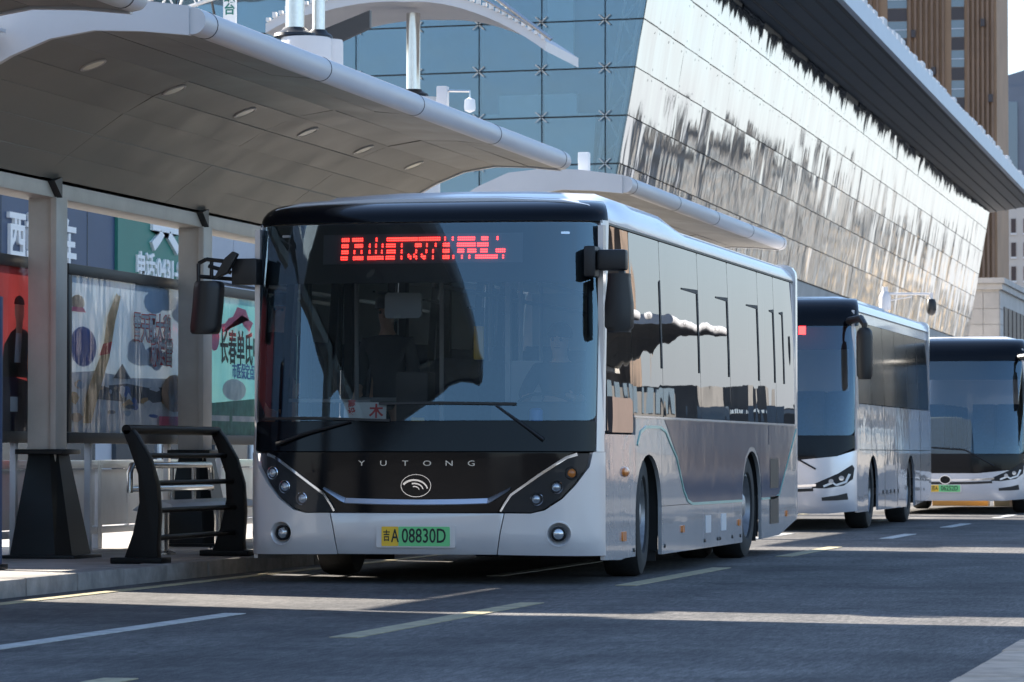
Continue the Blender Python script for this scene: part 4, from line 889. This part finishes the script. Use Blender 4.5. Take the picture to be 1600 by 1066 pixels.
# black curved guard rail at the kerb
g = empty('guard_rail', (-8.68, 26.20, .12), 'black curved guard rail with five bars at the kerb, left of the bus', 'guard rail')
def blade(cx, up):
    # profile in (x,z): bows towards the road, top leaning back to the platform
    outer = [(.15, 0), (.14, .12), (.155, .35), (.14, .58), (.08, .78), (-.02, .95), (-.06, 1.0)]
    inner = [(-.14, 1.0), (-.08, .86), (-.01, .66), (.0, .45), (-.05, .22), (-.13, 0)]
    return outer + inner
for y in (0.0, 2.2):
    p = obj('end_post', MB().prism(blade(0, 0), 'y', y - .05, y + .05), 'guard', g, bevel=.012)
    obj('foot_plate', MB().box(-.20, .20, y - .12, y + .12, 0, .045), 'guard', g, bevel=.008)
for z, x, r_ in ((.995, -.10, .036), (.80, -.01, .020), (.595, .05, .020), (.39, .07, .020), (.185, .06, .020)):
    obj('rail_bar', MB().tube([(x, -.05 if z > .9 else .05, z), (x, 2.24 if z > .9 else 2.15, z)], r_, 14), 'guard', g)

# stainless bench behind the guard rail
b = empty('waiting_bench', (-9.42, 28.3, .12), 'stainless tube waiting bench with grey seat behind the black guard rail', 'bench')
for z in (.72, .53): obj('back_rail', MB().tube([(-.05, 0, z), (-.05, 2.2, z)] if z < .6 else [(-.05, 0, .5), (-.05, .0, z - .06), (-.05, .05, z), (-.05, 2.15, z), (-.05, 2.2, z - .06), (-.05, 2.2, .5)], .026, 12), 'steel', b)
for y in (.5, 1.1, 1.7): obj('back_post', MB().tube([(-.05, y, .34), (-.05, y, .72)], .018, 10), 'steel', b)
obj('seat', MB().prism([(-.02, .36), (.06, .42), (.16, .44), (.30, .42), (.36, .37), (.30, .355), (.05, .35)], 'y', -.05, 2.3), 'fence', b, bevel=.012)
for y in (.35, 1.9):
    lg = obj('leg', MB().tube([(.12, y, .0), (.12, y, .36)], .045, 14), 'steel', b)
    obj('foot_flange', MB().lathe([(.10, 0), (.10, .012), (.06, .03)], 18, Matrix.Translation((.12, y, 0))), 'steel', lg)
obj('foot_rail', MB().tube([(.2, -.05, .14), (.2, 2.3, .14)], .022, 10), 'steel', b)
# slim sign post at the left frame edge
sp = empty('stop_sign_post', (-9.205, 24.55, .12), 'slim dark stop sign post at the left edge of the picture', 'sign post')
obj('panel', MB().box(-.22, .02, -.02, .02, .0, 1.90), 'frame_dark', sp, bevel=.006)
obj('edge_trim', MB().box(.021, .04, -.03, .03, .0, 1.92), 'shop_blue', sp, bevel=.004)
obj('foot', MB().box(-.24, .06, -.10, .10, .0, .04), 'base_dark', sp, bevel=.006)

# ================================================================== SHOPS BEHIND THE PLATFORM
sh = empty('shop_building', (-24.0, 49.6, -.558), 'low shop building with dark blue and green Chinese fascia signs behind the shelter', 'building')
sh.scale = (1.6, 1.6, 1.6)
obj('wall', MB().box(-7, -.1, 0, 26, 0, 4.7), 'shop_wall', sh, smooth=0)
obj('blue_fascia', MB().box(-.098, .05, 0, 13.05, 2.95, 4.6), 'shop_blue', sh, smooth=0)
for y in range(1, 13): obj('fascia_joint', MB().box(.051, .054, y * 1.0, y + .015, 2.95, 4.6), 'ink', sh, smooth=0)
gs = obj('green_fascia', MB().box(-.098, .09, 13.06, 16.6, 2.95, 4.65), 'shop_green', sh, smooth=0)
for i in range(6): obj('grey_panel', MB().box(-.098, .06, 16.65 + i * 1.5, 18.12 + i * 1.5, 3.3, 4.6), 'shop_wall', sh, bevel=.01)
obj('awning', MB().prism([(0, 3.15), (.9, 3.02), (.9, 3.08), (0, 3.26)], 'y', 16.7, 25.6), 'white', sh)
obj('awning_rail', MB().tube([(.9, 16.7, 3.28), (.9, 25.6, 3.28)], .025, 8), 'frame_dark', sh)
for i in range(14): obj('awning_stay', MB().tube([(.9, 17 + i * .64, 3.05), (.9, 17 + i * .64, 3.28)], .012, 6), 'frame_dark', sh)
def SG(y0, z0): return lambda u, v, w: (w, y0 + u, z0 + v)
obj('shop_lettering', text_mb('西站停车', .62, SG(10.35, 3.42), .09, .05, bold=.012, sx=.95), 'white', sh, smooth=0)
obj('shop_lettering', text_mb('宾馆', 1.15, SG(15.55, 4.02), .13, .09, bold=.025, sx=1.05, space=1.15), 'white', sh, smooth=0)
obj('shop_lettering', text_mb('电话:0431-80606', .36, SG(15.05, 3.32), .12, .09, bold=.008, sx=1.05), 'white', sh, smooth=0)
for i in range(6):
    y = .8 + i * 4.2
    w_ = obj('shop_window', MB().box(-.098, -.04, y, y + 3.4, .5, 2.7), 'shop_glass', sh, smooth=0)
    obj('frame', MB().box(-.038, -.01, y + 1.65, y + 1.75, .5, 2.7), 'white', w_, smooth=0)
for ya, yb_, hh, lb in ((14.0, 25.8, 7.2, 'tall flat roofed sun block, added out of view on the left'), (28.2, 33.0, 4.8, 'low flat roofed sun block, added out of view on the left')):  # unseen blocks added to keep the sun off the platform and shelter undersides
    s2 = empty('shade_block', (-17.0, ya, 0), lb, 'building')
    obj('wall', MB().box(-7, -.1, 0, yb_ - ya, 0, hh), 'shop_wall', s2, smooth=0)
    obj('roof', MB().box(-7.2, .1, -.1, yb_ - ya + .1, hh, hh + .2), 'frame_dark', s2, smooth=0)
    for k in range(int((yb_ - ya) / 4.5)): obj('window', MB().box(-.098, -.05, 1 + k * 4.5, 4 + k * 4.5, .8, 2.6), 'shop_glass', s2, smooth=0)

# ================================================================== UPPER SHELTERS BEYOND (tall columns)
def upper(loc, cols, label, ln, arch_=True):
    r = empty('high_shelter', loc, label, 'shelter', 'high arched shelters beyond')
    P = lambda name, mb, m, par=r, **k: obj(name, mb, m, par, **k)
    ctrl = [(-2.35, -.45), (-1.4, -.13), (0, 0), (1.15, -.20), (2.35, -.86)]
    def az(x):
        for (a, za), (b, zb) in zip(ctrl, ctrl[1:]):
            if x <= b:
                t = (x - a) / (b - a); t = max(0, t); return za + (zb - za) * t - .10 * 4 * t * (1 - t) * -1 * .6
        return ctrl[-1][1]
    xs = [-2.35 + 4.7 * i / 24 for i in range(25)]
    if arch_:
        P('roof_slab', MB().loft([[(x, y, 8.28 + az(x)) for x in xs] + [(x, y, 8.28 + az(x) + .16) for x in xs[::-1]] for y in (0, ln)], closed=True, cap=True), 'canopy_white', smooth=50)
        ed = MB()
        for i in range(44):
            x = -2.3 + 4.6 * i / 43; ed.box(x - .03, x + .03, -.05, .05, 8.44 + az(x), 8.50 + az(x) + .03 * (i % 2))
        P('edge_lattice', ed, 'snow', smooth=0)
        P('edge_pipe', MB().tube([(.9, -.04, 8.62), (1.5, -.04, 8.32), (2.45, -.04, 7.60)], .035, 8).tube([(1.2, -.04, 8.36), (2.3, -.04, 7.72)], .025, 8), 'steel')
    for x, y, z1, rr in cols:
        c = P('column', MB().tube([(x, y, 6.8), (x, y, z1)], rr, 20), 'steel')
        P('concrete_drum', MB().lathe([(rr * 2.7, 0), (rr * 2.7, 6.75), (rr * 2.6, 6.8), (rr * .9, 6.8)], 24, Matrix.Translation((x + rr * 1.2, y, 0))), 'canopy_white', c)
        col = MB().lathe([(rr * 1.9, 0), (rr * 2.3, .02), (rr * 2.2, .06), (rr * 1.5, .10), (rr * 1.2, .14), (rr * 1.02, .14)], 14, Matrix.Translation((x, y, 6.8)))
        P('bracket_collar', col, 'frame_dark', c)
    return r
upper((-14.75, 58.0, 0), [(-.08, .9, 8.2, .115)], 'high arched shelter roof on a steel column, behind the nearest shelter', 2.6)
upper((-13.45, 47.0, -.36), [(0, 0, 12.0, .125), (.24, .3, 12.0, .085)], 'pair of tall steel columns rising above the nearest shelter', 6, False)
sb = empty('hanging_sign', (-14.35, 47.0, 6.3), 'white hanging board with green lettering, above the nearest shelter', 'sign')
obj('board', MB().box(-.09, .09, -.02, .02, 0, 1.6), 'white', sb, bevel=.006)
obj('board_lettering', text_mb('站\n台', .16, lambda u, v, w: (u - .0, -.02 - w, v + .62), .004, 0, bold=.004), 'shop_green', sb, smooth=0)
tr = empty('roof_truss', (-15.2, 50.0, 7.0), 'white roof truss with dark cross member at the top left', 'truss')
tm = MB()
for k in range(9):
    x = -1.6 + k * .3
    tm.tube([(x, 0, .30 + .09 * k), (x + .15, 0, .02 + .09 * k), (x + .3, 0, .30 + .09 * (k + 1))], .02, 6)
tm.tube([(-1.6, 0, .30), (1.1, 0, 1.11)], .03, 6).tube([(-1.6, 0, 0), (1.1, 0, .81)], .03, 6)
obj('lattice', tm, 'snow', tr)
obj('dark_beam', MB().prism([(.55, -.62), (1.9, -.05), (1.9, .2), (.55, -.3)], 'y', .3, .4), 'frame_dark', tr)
for x in (-.55, .95): obj('tie_rod', MB().tube([(x, .2, 1.2), (x + .32, .2, -.5)], .02, 6), 'frame_dark', tr)

# ================================================================== STATION HALL
ST = empty('station_hall', (0, 0, 0), 'modern station hall with blue glass front and leaning mirror glass flank', 'building')
SP = lambda name, mb, m, par=ST, **k: obj(name, mb, m, par, **k)
XT = lambda Y: -19.0 - .01594 * (Y - 104.5)
LEAN = .174
def MIR(Y, z, w=0.0): return Vector((XT(Y) - LEAN * (16.1 - z) + w, Y, z))
rows = [7.94, 9.33, 10.72, 12.11, 13.5, 14.89, 16.1]; NC = 50; Y0, Y1 = 104.5, 230.0; dY = (Y1 - Y0) / NC
mw = dY - .08
tmpl = []
for v in range(8):                                   # gently bowed panel, eight variants
    mb = MB(); n = 4; a = random.uniform(-.012, .012); b_ = random.uniform(-.01, .01)
    rowsv = []
    for j in range(n + 1):
        t = j / n; rowsv.append([(.0 + a * (1 - (2 * s_ - 1) ** 2) + b_ * (1 - (2 * t - 1) ** 2), s_ * mw, t) for s_ in [i / n for i in range(n + 1)]])
    mb.loft(rowsv)
    me = bpy.data.meshes.new('mirror_panel'); me.from_pydata(mb.v, [], mb.f); me.polygons.foreach_set('use_smooth', [True] * len(me.polygons)); me.materials.append(M['mirror']); tmpl.append(me)
fit = MB()
for k in range(4): fit.tube([(0, 0, 0), (.05, .16 * (1 if k % 2 else -1), .14 * (1 if k < 2 else -1))], .035, 5)
fme = bpy.data.meshes.new('glass_clamp'); fme.from_pydata(fit.v, [], fit.f); fme.materials.append(M['frame_dark'])
for c in range(NC):
    for r_ in range(6):
        za, zb = rows[r_] + .016, rows[r_ + 1] - .016
        o = bpy.data.objects.new('mirror_panel', tmpl[random.randrange(8)]); COL.objects.link(o); o.parent = ST
        Y = Y0 + c * dY + .015; p = MIR(Y, za); uy = (MIR(Y + 1, za) - p); uz = MIR(Y, zb) - p
        ang = random.uniform(-.003, .003); ax = Vector((0, 1, 0)).lerp(uy, 1).normalized()
        nx = Vector((1, 0, -LEAN)).normalized()
        uy = uy + nx * ang; uz = uz + nx * random.uniform(-.006, .006) * uz.length
        top_j = random.uniform(-.0, .35) if r_ == 5 else 0
        if r_ == 5: uz = uz * (1 - top_j / (zb - za))
        o.matrix_basis = Matrix(((nx.x, uy.x, uz.x, p.x), (nx.y, uy.y, uz.y, p.y), (nx.z, uy.z, uz.z, p.z), (0, 0, 0, 1)))
for r_ in (2, 3, 4, 5):
    jm = MB()
    for c in range(1, NC): jm.add([MIR(Y0 + c * dY, rows[r_], .06) + Vector(q) for q in ((0, -.12, -.14), (0, -.05, -.14), (0, -.05, -.21), (0, -.12, -.21), (0, .12, .14), (0, .05, .14), (0, .05, .21), (0, .12, .21))], [(0, 1, 2, 3), (4, 5, 6, 7)])
    SP('clamp_row', jm, 'frame_dark', smooth=0)
SP('flank_backing', MB().add([MIR(Y0 + .05, 6.0, -.06), MIR(Y1, 6.0, -.06), MIR(Y1, 16.6, -.06), MIR(Y0 + .05, 16.6, -.06)], [(0, 1, 2, 3)]), 'station_dark', smooth=0)
SP('flank_base', MB().add([MIR(Y0, 0, 0), MIR(Y1, 0, 0), MIR(Y1, 7.9, 0), MIR(Y0, 7.9, 0)], [(0, 1, 2, 3)]), 'stone', smooth=0)
SP('far_end_wall', MB().add([MIR(Y1, 0), MIR(Y1, 16.1), Vector((-60, Y1, 16.1)), Vector((-60, Y1, 0))], [(0, 1, 2, 3)]), 'stone', smooth=0)
# eave
def EV(Y, x, z): return Vector((XT(Y) + x, Y, z))
def strip(pts): # list of (x,z) swept along the flank
    mb = MB(); mb.loft([[EV(Y, x, z) for x, z in pts] for Y in (88.0, 110, 150, 190, 231.5)], closed=True, cap=True); return mb
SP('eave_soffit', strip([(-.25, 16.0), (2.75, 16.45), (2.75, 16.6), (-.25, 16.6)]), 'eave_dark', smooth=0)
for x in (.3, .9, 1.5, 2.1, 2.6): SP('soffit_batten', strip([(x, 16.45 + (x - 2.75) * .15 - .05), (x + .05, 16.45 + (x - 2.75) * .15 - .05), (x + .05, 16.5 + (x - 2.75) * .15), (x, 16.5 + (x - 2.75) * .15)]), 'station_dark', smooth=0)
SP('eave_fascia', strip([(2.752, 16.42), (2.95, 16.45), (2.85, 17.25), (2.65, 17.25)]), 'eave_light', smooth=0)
SP('roof', strip([(2.64, 17.2), (2.0, 17.5), (-40, 22.0), (-40, 16.8)]), 'eave_light', smooth=0)
for i in range(70):
    Y = 108 + i * 1.76
    SP('roof_edge_block', MB().box(-.22, .18, -.5, .5, 0, .22 + .28 * random.random()), 'snow', loc=tuple(EV(Y, 2.55, 17.22)), bevel=.05)
SP('roof_rail', MB().tube([EV(108, 2.4, 17.75), EV(231, 2.4, 17.75)], .05, 6), 'steel')
# blue glass front
gd = Vector((-.9945, .1045, 0)); gC = lambda z: MIR(Y0, z)
def GL(u, z, w=0.0): p = Vector((-19.6, 104.5, 0)) + gd * u + Vector((-.1045, -.9945, 0)) * w; return Vector((p.x, p.y, z))
def uleft(z): return 19.0 - 19.6 + LEAN * (16.1 - z) + .02
ucols = [1.02 + 1.93 * i for i in range(-1, 8)]; grow = [6.55 + 1.39 * i for i in range(0, 8)]
for i in range(len(ucols) - 1):
    for j in range(len(grow) - 1):
        z0, z1 = grow[j] + .02, grow[j + 1] - .02; ua = ucols[i] + .02; ub = ucols[i + 1] - .02
        if i == 0: q = [(max(ua, uleft(z0)), z0), (ub, z0), (ub, z1), (max(ua, uleft(z1)), z1)]
        else: q = [(max(ua, uleft(z0)), z0), (ub, z0), (ub, z1), (max(ua, uleft(z1)), z1)]
        if q[0][0] > ub - .05 and q[3][0] > ub - .05: continue
        if q[0][0] > ub - .05: q[0] = (ub - .05, z0)
        SP('glass_pane', MB().sheet(q, GL, 0, -.03), 'blueglass', smooth=0)
sf = MB()
for k in range(4): sf.tube([(.02 * (1 if k % 2 else -1), -.05, .02 * (1 if k < 2 else -1)), (.17 * (1 if k % 2 else -1), -.06, .15 * (1 if k < 2 else -1))], .02, 6)
sme = bpy.data.meshes.new('spider_fitting'); sme.from_pydata(sf.v, [], sf.f); sme.materials.append(M['white'])
for i in range(1, len(ucols) - 1):
    for j in range(1, len(grow) - 1):
        if ucols[i] < uleft(grow[j]): continue
        o = bpy.data.objects.new('spider_fitting', sme); COL.objects.link(o); o.parent = ST; o.location = GL(ucols[i], grow[j], .02)
for u in ucols[1:]: SP('mullion', MB().add([GL(u - .035, z, w) for z in (6.5, 16) for w in (-.04, -.12)] + [GL(u + .035, z, w) for z in (6.5, 16) for w in (-.04, -.12)], [(0, 4, 6, 2), (0, 2, 3, 1), (4, 5, 7, 6)]), 'station_dark', smooth=0)
for z in grow: SP('transom', MB().add([GL(u, z + h, w) for u in (uleft(z) + .04, 16) for h in (-.03, .03) for w in (-.04, -.10)], [(0, 4, 6, 2), (0, 1, 5, 4), (2, 6, 7, 3)]), 'station_dark', smooth=0)
SP('inner_wall', MB().sheet([(uleft(5.5) + .3, 5.5), (16, 5.5), (16, 16.5), (uleft(16.5) + .3, 16.5)], GL, -1.6, -1.8), 'station_blue', smooth=0)
SP('blind', MB().sheet([(2.0, 5.5), (16, 5.5), (16, 10.95), (4.6, 10.95), (4.6, 11.5), (2.2, 11.5), (2.2, 10.9), (1.6, 10.9)], GL, -1.0, -1.1), 'station_teal', smooth=0)
SP('blind', MB().sheet([(2.3, 12.2), (3.1, 12.2), (3.1, 16), (2.3, 16)], GL, -1.0, -1.1), 'station_teal', smooth=0)
brc = MB()
for j in range(7):
    z = 6.6 + 1.39 * j; brc.tube([GL(uleft(z) + .75, z, -.5), GL(uleft(z + .7) + .30, z + .7, -.5), GL(uleft(z + 1.39) + .75, z + 1.39, -.5)], .045, 6)
brc.tube([GL(uleft(6.6) + .8, 6.6, -.5), GL(uleft(16) + .8, 16, -.5)], .05, 6).tube([GL(uleft(6.6) + .3, 6.6, -.5), GL(uleft(16) + .3, 16, -.5)], .05, 6)
SP('bracing_truss', brc, 'white')
SP('front_base', MB().sheet([(-.5, 0), (16, 0), (16, 6.5), (-.5, 6.5)], GL, .05, -.4), 'stone', smooth=0)
SP('west_wall', MB().box(-45, -35.5, 106.5, 112, 0, 16.5), 'stone', smooth=0)

# ================================================================== FAR BUILDINGS
tw = empty('office_tower', (-42.0, 390, 0), 'tall brown office tower with vertical fins behind the station roof', 'tower')
obj('core', MB().box(-7.15, 7.2, 0, 14, 0, 72), 'brown', tw, smooth=0)
for (a, b_, n) in ((-2.2, 1.9, 7), (4.0, 7.05, 6), (-7.1, -5.0, 3)):
    for k in range(n):
        x = a + (b_ - a) * (k + .5) / n
        obj('fin', MB().box(x - .12, x + .12, -.45, 0, 0, 72), 'brown_dark', tw, smooth=0)
for xa, xb in ((-4.3, -2.25), (2.45, 3.8)):
    for k in range(20):
        z = 6.6 + k * 3.2
        wd = obj('window', MB().box(xa, xb, -.08, .05, z, z + 1.8), 'towerglass', tw, smooth=0)
        obj('transom', MB().box(xa, xb, -.12, -.082, z + .85, z + .95), 'eave_light', wd, smooth=0)
        obj('spandrel', MB().box(xa, xb, -.06, .05, z + 1.85, z + 3.15), 'spandrel', tw, smooth=0)
for x, z in ((-.8, 34), (.6, 41), (5.2, 33), (6.6, 38), (5.8, 46), (6.9, 28), (-1.5, 45)):
    obj('wall_unit', MB().box(x - .22, x + .22, -.8, -.46, z, z + .8), 'spandrel', tw, smooth=0)
gt = empty('apartment_tower', (-48.0, 600, 0), 'grey apartment tower with blue glass strip at the right edge', 'tower')
obj('core', MB().box(-6.5, 12, 0, 16, 0, 60.5), 'grey_wall', gt, smooth=0)
obj('roof_crown', MB().prism([(-6.0, 60.5), (6, 60.5), (6, 63.5), (-1, 63.2), (-5.2, 62)], 'y', .5, 14), 'grey_wall', gt, smooth=0)
obj('glass_strip', MB().box(-4.6, -2.2, -.25, .05, 20, 58), 'towerglass', gt, smooth=0)
for k in range(13):
    z = 21 + k * 2.95
    obj('window', MB().box(-.4, .2, -.12, .05, z, z + 1.4), 'spandrel', gt, smooth=0)
    bl = obj('balcony', MB().box(1.0, 4.0, -1.0, .0, z, z + .9), 'grey_wall', gt, smooth=0)
    obj('window', MB().box(1.2, 3.8, -.1, .05, z + .95, z + 2.4), 'spandrel', gt, smooth=0)
ba = empty('apartment_block', (-37.0, 450, 0), 'beige apartment block with dark windows at the right edge below the eave', 'building')
obj('core', MB().box(-6, 8, 0, 12, 0, 31), 'beige_wall', ba, smooth=0)
for k in range(8):
    for x in (-2.4, -1.2, .3, 1.6):
        w_ = obj('window', MB().box(x - .28, x + .28, -.1, .05, 7.5 + k * 2.9, 9.2 + k * 2.9), 'spandrel', ba, smooth=0)
        obj('sill', MB().box(x - .36, x + .36, -.22, .02, 7.25 + k * 2.9, 7.45 + k * 2.9), 'white', w_, smooth=0)
sn = empty('stone_building', (-21.3, 240, 0), 'low stone clad building with cornice right of the mirror glass flank', 'building')
obj('core', MB().box(-4.2, -.02, .02, 60, 0, 12.0), 'stone', sn, smooth=0)
for r_ in range(5):
    for c in range(4):
        obj('stone_slab', MB().box(-4.15 + c * 1.04, -3.15 + c * 1.04, -.04, .018, 6.3 + r_ * 1.02, 7.28 + r_ * 1.02), 'stone', sn, smooth=0)
    obj('stone_slab', MB().box(-.018, .04, .02, 2.5, 6.3 + r_ * 1.02, 7.28 + r_ * 1.02), 'stone', sn, smooth=0)
obj('cornice', MB().box(-4.4, .35, -.35, 60.2, 12.0, 12.35).box(-4.3, .2, -.2, 60.1, 11.6, 11.98), 'stone', sn, smooth=0)
for k in range(14): obj('window', MB().box(-.015, .05, 3.2 + k * 3.2, 5.6 + k * 3.2, 7.6, 10.6), 'spandrel', sn, smooth=0)

# right-hand skyline (out of view, mirrored in glass)
def block(x, y, w, d, h, m, g='buildings across the street', win=True):
    r = empty('city_block', (x, y, 0), 'building across the street, seen only as a reflection', 'building', g)
    obj('wall', MB().box(-w / 2, w / 2, 0, d, 0, h), m, r, smooth=0)
    obj('roof_hut', MB().box(-w / 6, w / 5, d * .3, d * .6, h, h + 2.5), m, r, smooth=0)
    if not win: return
    mb = MB(); n = max(2, int(w / 3.2)); f_ = max(2, int(h / 3.2))
    for i in range(n):
        for j in range(f_):
            xx = -w / 2 + (i + .5) * w / n; mb.box(xx - w / n * .28, xx + w / n * .28, -.1, .05, 1 + j * h / f_, 1 + j * h / f_ + 1.7)
    n2 = max(2, int(d / 3.6))
    for i in range(n2):
        for j in range(f_):
            yy = (i + .5) * d / n2; mb.box(-w / 2 - .1, -w / 2 + .05, yy - .9, yy + .9, 1 + j * h / f_, 1 + j * h / f_ + 1.7)
    o = obj('windows', mb, 'towerglass', r, smooth=0); o['kind'] = 'stuff'
rs = random.Random(3)
for i in range(30):
    y = 150 + i * 34; x = 26 + rs.uniform(-4, 8) + y * .03
    h = rs.uniform(3.5, 6) if y < 430 else (rs.uniform(18, 25) if y < 760 else rs.uniform(11, 16))
    block(x, y, rs.uniform(12, 22), rs.uniform(20, 33), h, 'far_gold' if i == 16 else 'far_grey')
block(71, 395, 14, 6, 75, 'far_brown', win=False)
block(15.5, 122, 3.5, 5, 3.4, 'far_pink', win=False)
block(-55, -150, 60, 25, 16, 'far_grey'); block(20, -120, 40, 25, 12, 'far_grey')

# ================================================================== SMALL STREET THINGS
cp = empty('camera_pole', (-7.42, 62.0, 0), 'white pole with long arm and hanging dome camera above the coaches', 'camera pole')
obj('pole', MB().tube([(0, 0, .12), (0, 0, 3.75)], [.07, .05], 14), 'canopy_white', cp)
obj('pole_cap', MB().lathe([(.10, 0), (.10, .22), (.06, .30), (.02, .34)], 14, Matrix.Translation((0, 0, 3.36))), 'canopy_white', cp)
obj('arm', MB().tube([(0, 0, 3.63), (.80, 0, 3.62)], .022, 10).tube([(.1, 0, 3.52), (.45, 0, 3.58)], .012, 6), 'canopy_white', cp)
dm = obj('dome_camera', MB().lathe([(.02, .12), (.06, .11), (.08, .06), (.085, -.06), (.07, -.12), (.03, -.16), (.005, -.165)], 18, Matrix.Translation((.78, 0, 3.42))), 'black', cp)
obj('mount', MB().tube([(.78, 0, 3.5), (.78, 0, 3.64)], .03, 10), 'canopy_white', cp)
for i, (x, y) in enumerate(((-7.15, 67.0),)):
    ob = empty('road_barrier', (x, y, 0), 'low orange barrier on the road behind the coaches', 'barrier')
    obj('barrier_body', MB().prism([(-.2, 0), (-.2, .12), (-.08, .2), (-.06, .42), (.06, .42), (.08, .2), (.2, .12), (.2, 0)], 'x', -.0, 1.0), 'orange', ob, bevel=.01)
    for k in (.3, .7): obj('reflector_patch', MB().box(k - .12, k + .12, -.085, -.075, .26, .36), 'white', ob, smooth=0)
bx_ = empty('carton', (-5.7, 66.5, 0), 'tan box standing on the road under the last coach', 'box')
obj('box_body', MB().box(-.3, .35, -.2, .2, 0, .36), 'cardboard', bx_, bevel=.012)
obj('box_tape', MB().box(-.02, .06, -.204, .204, .005, .363), 'poster_tan', bx_, smooth=0)
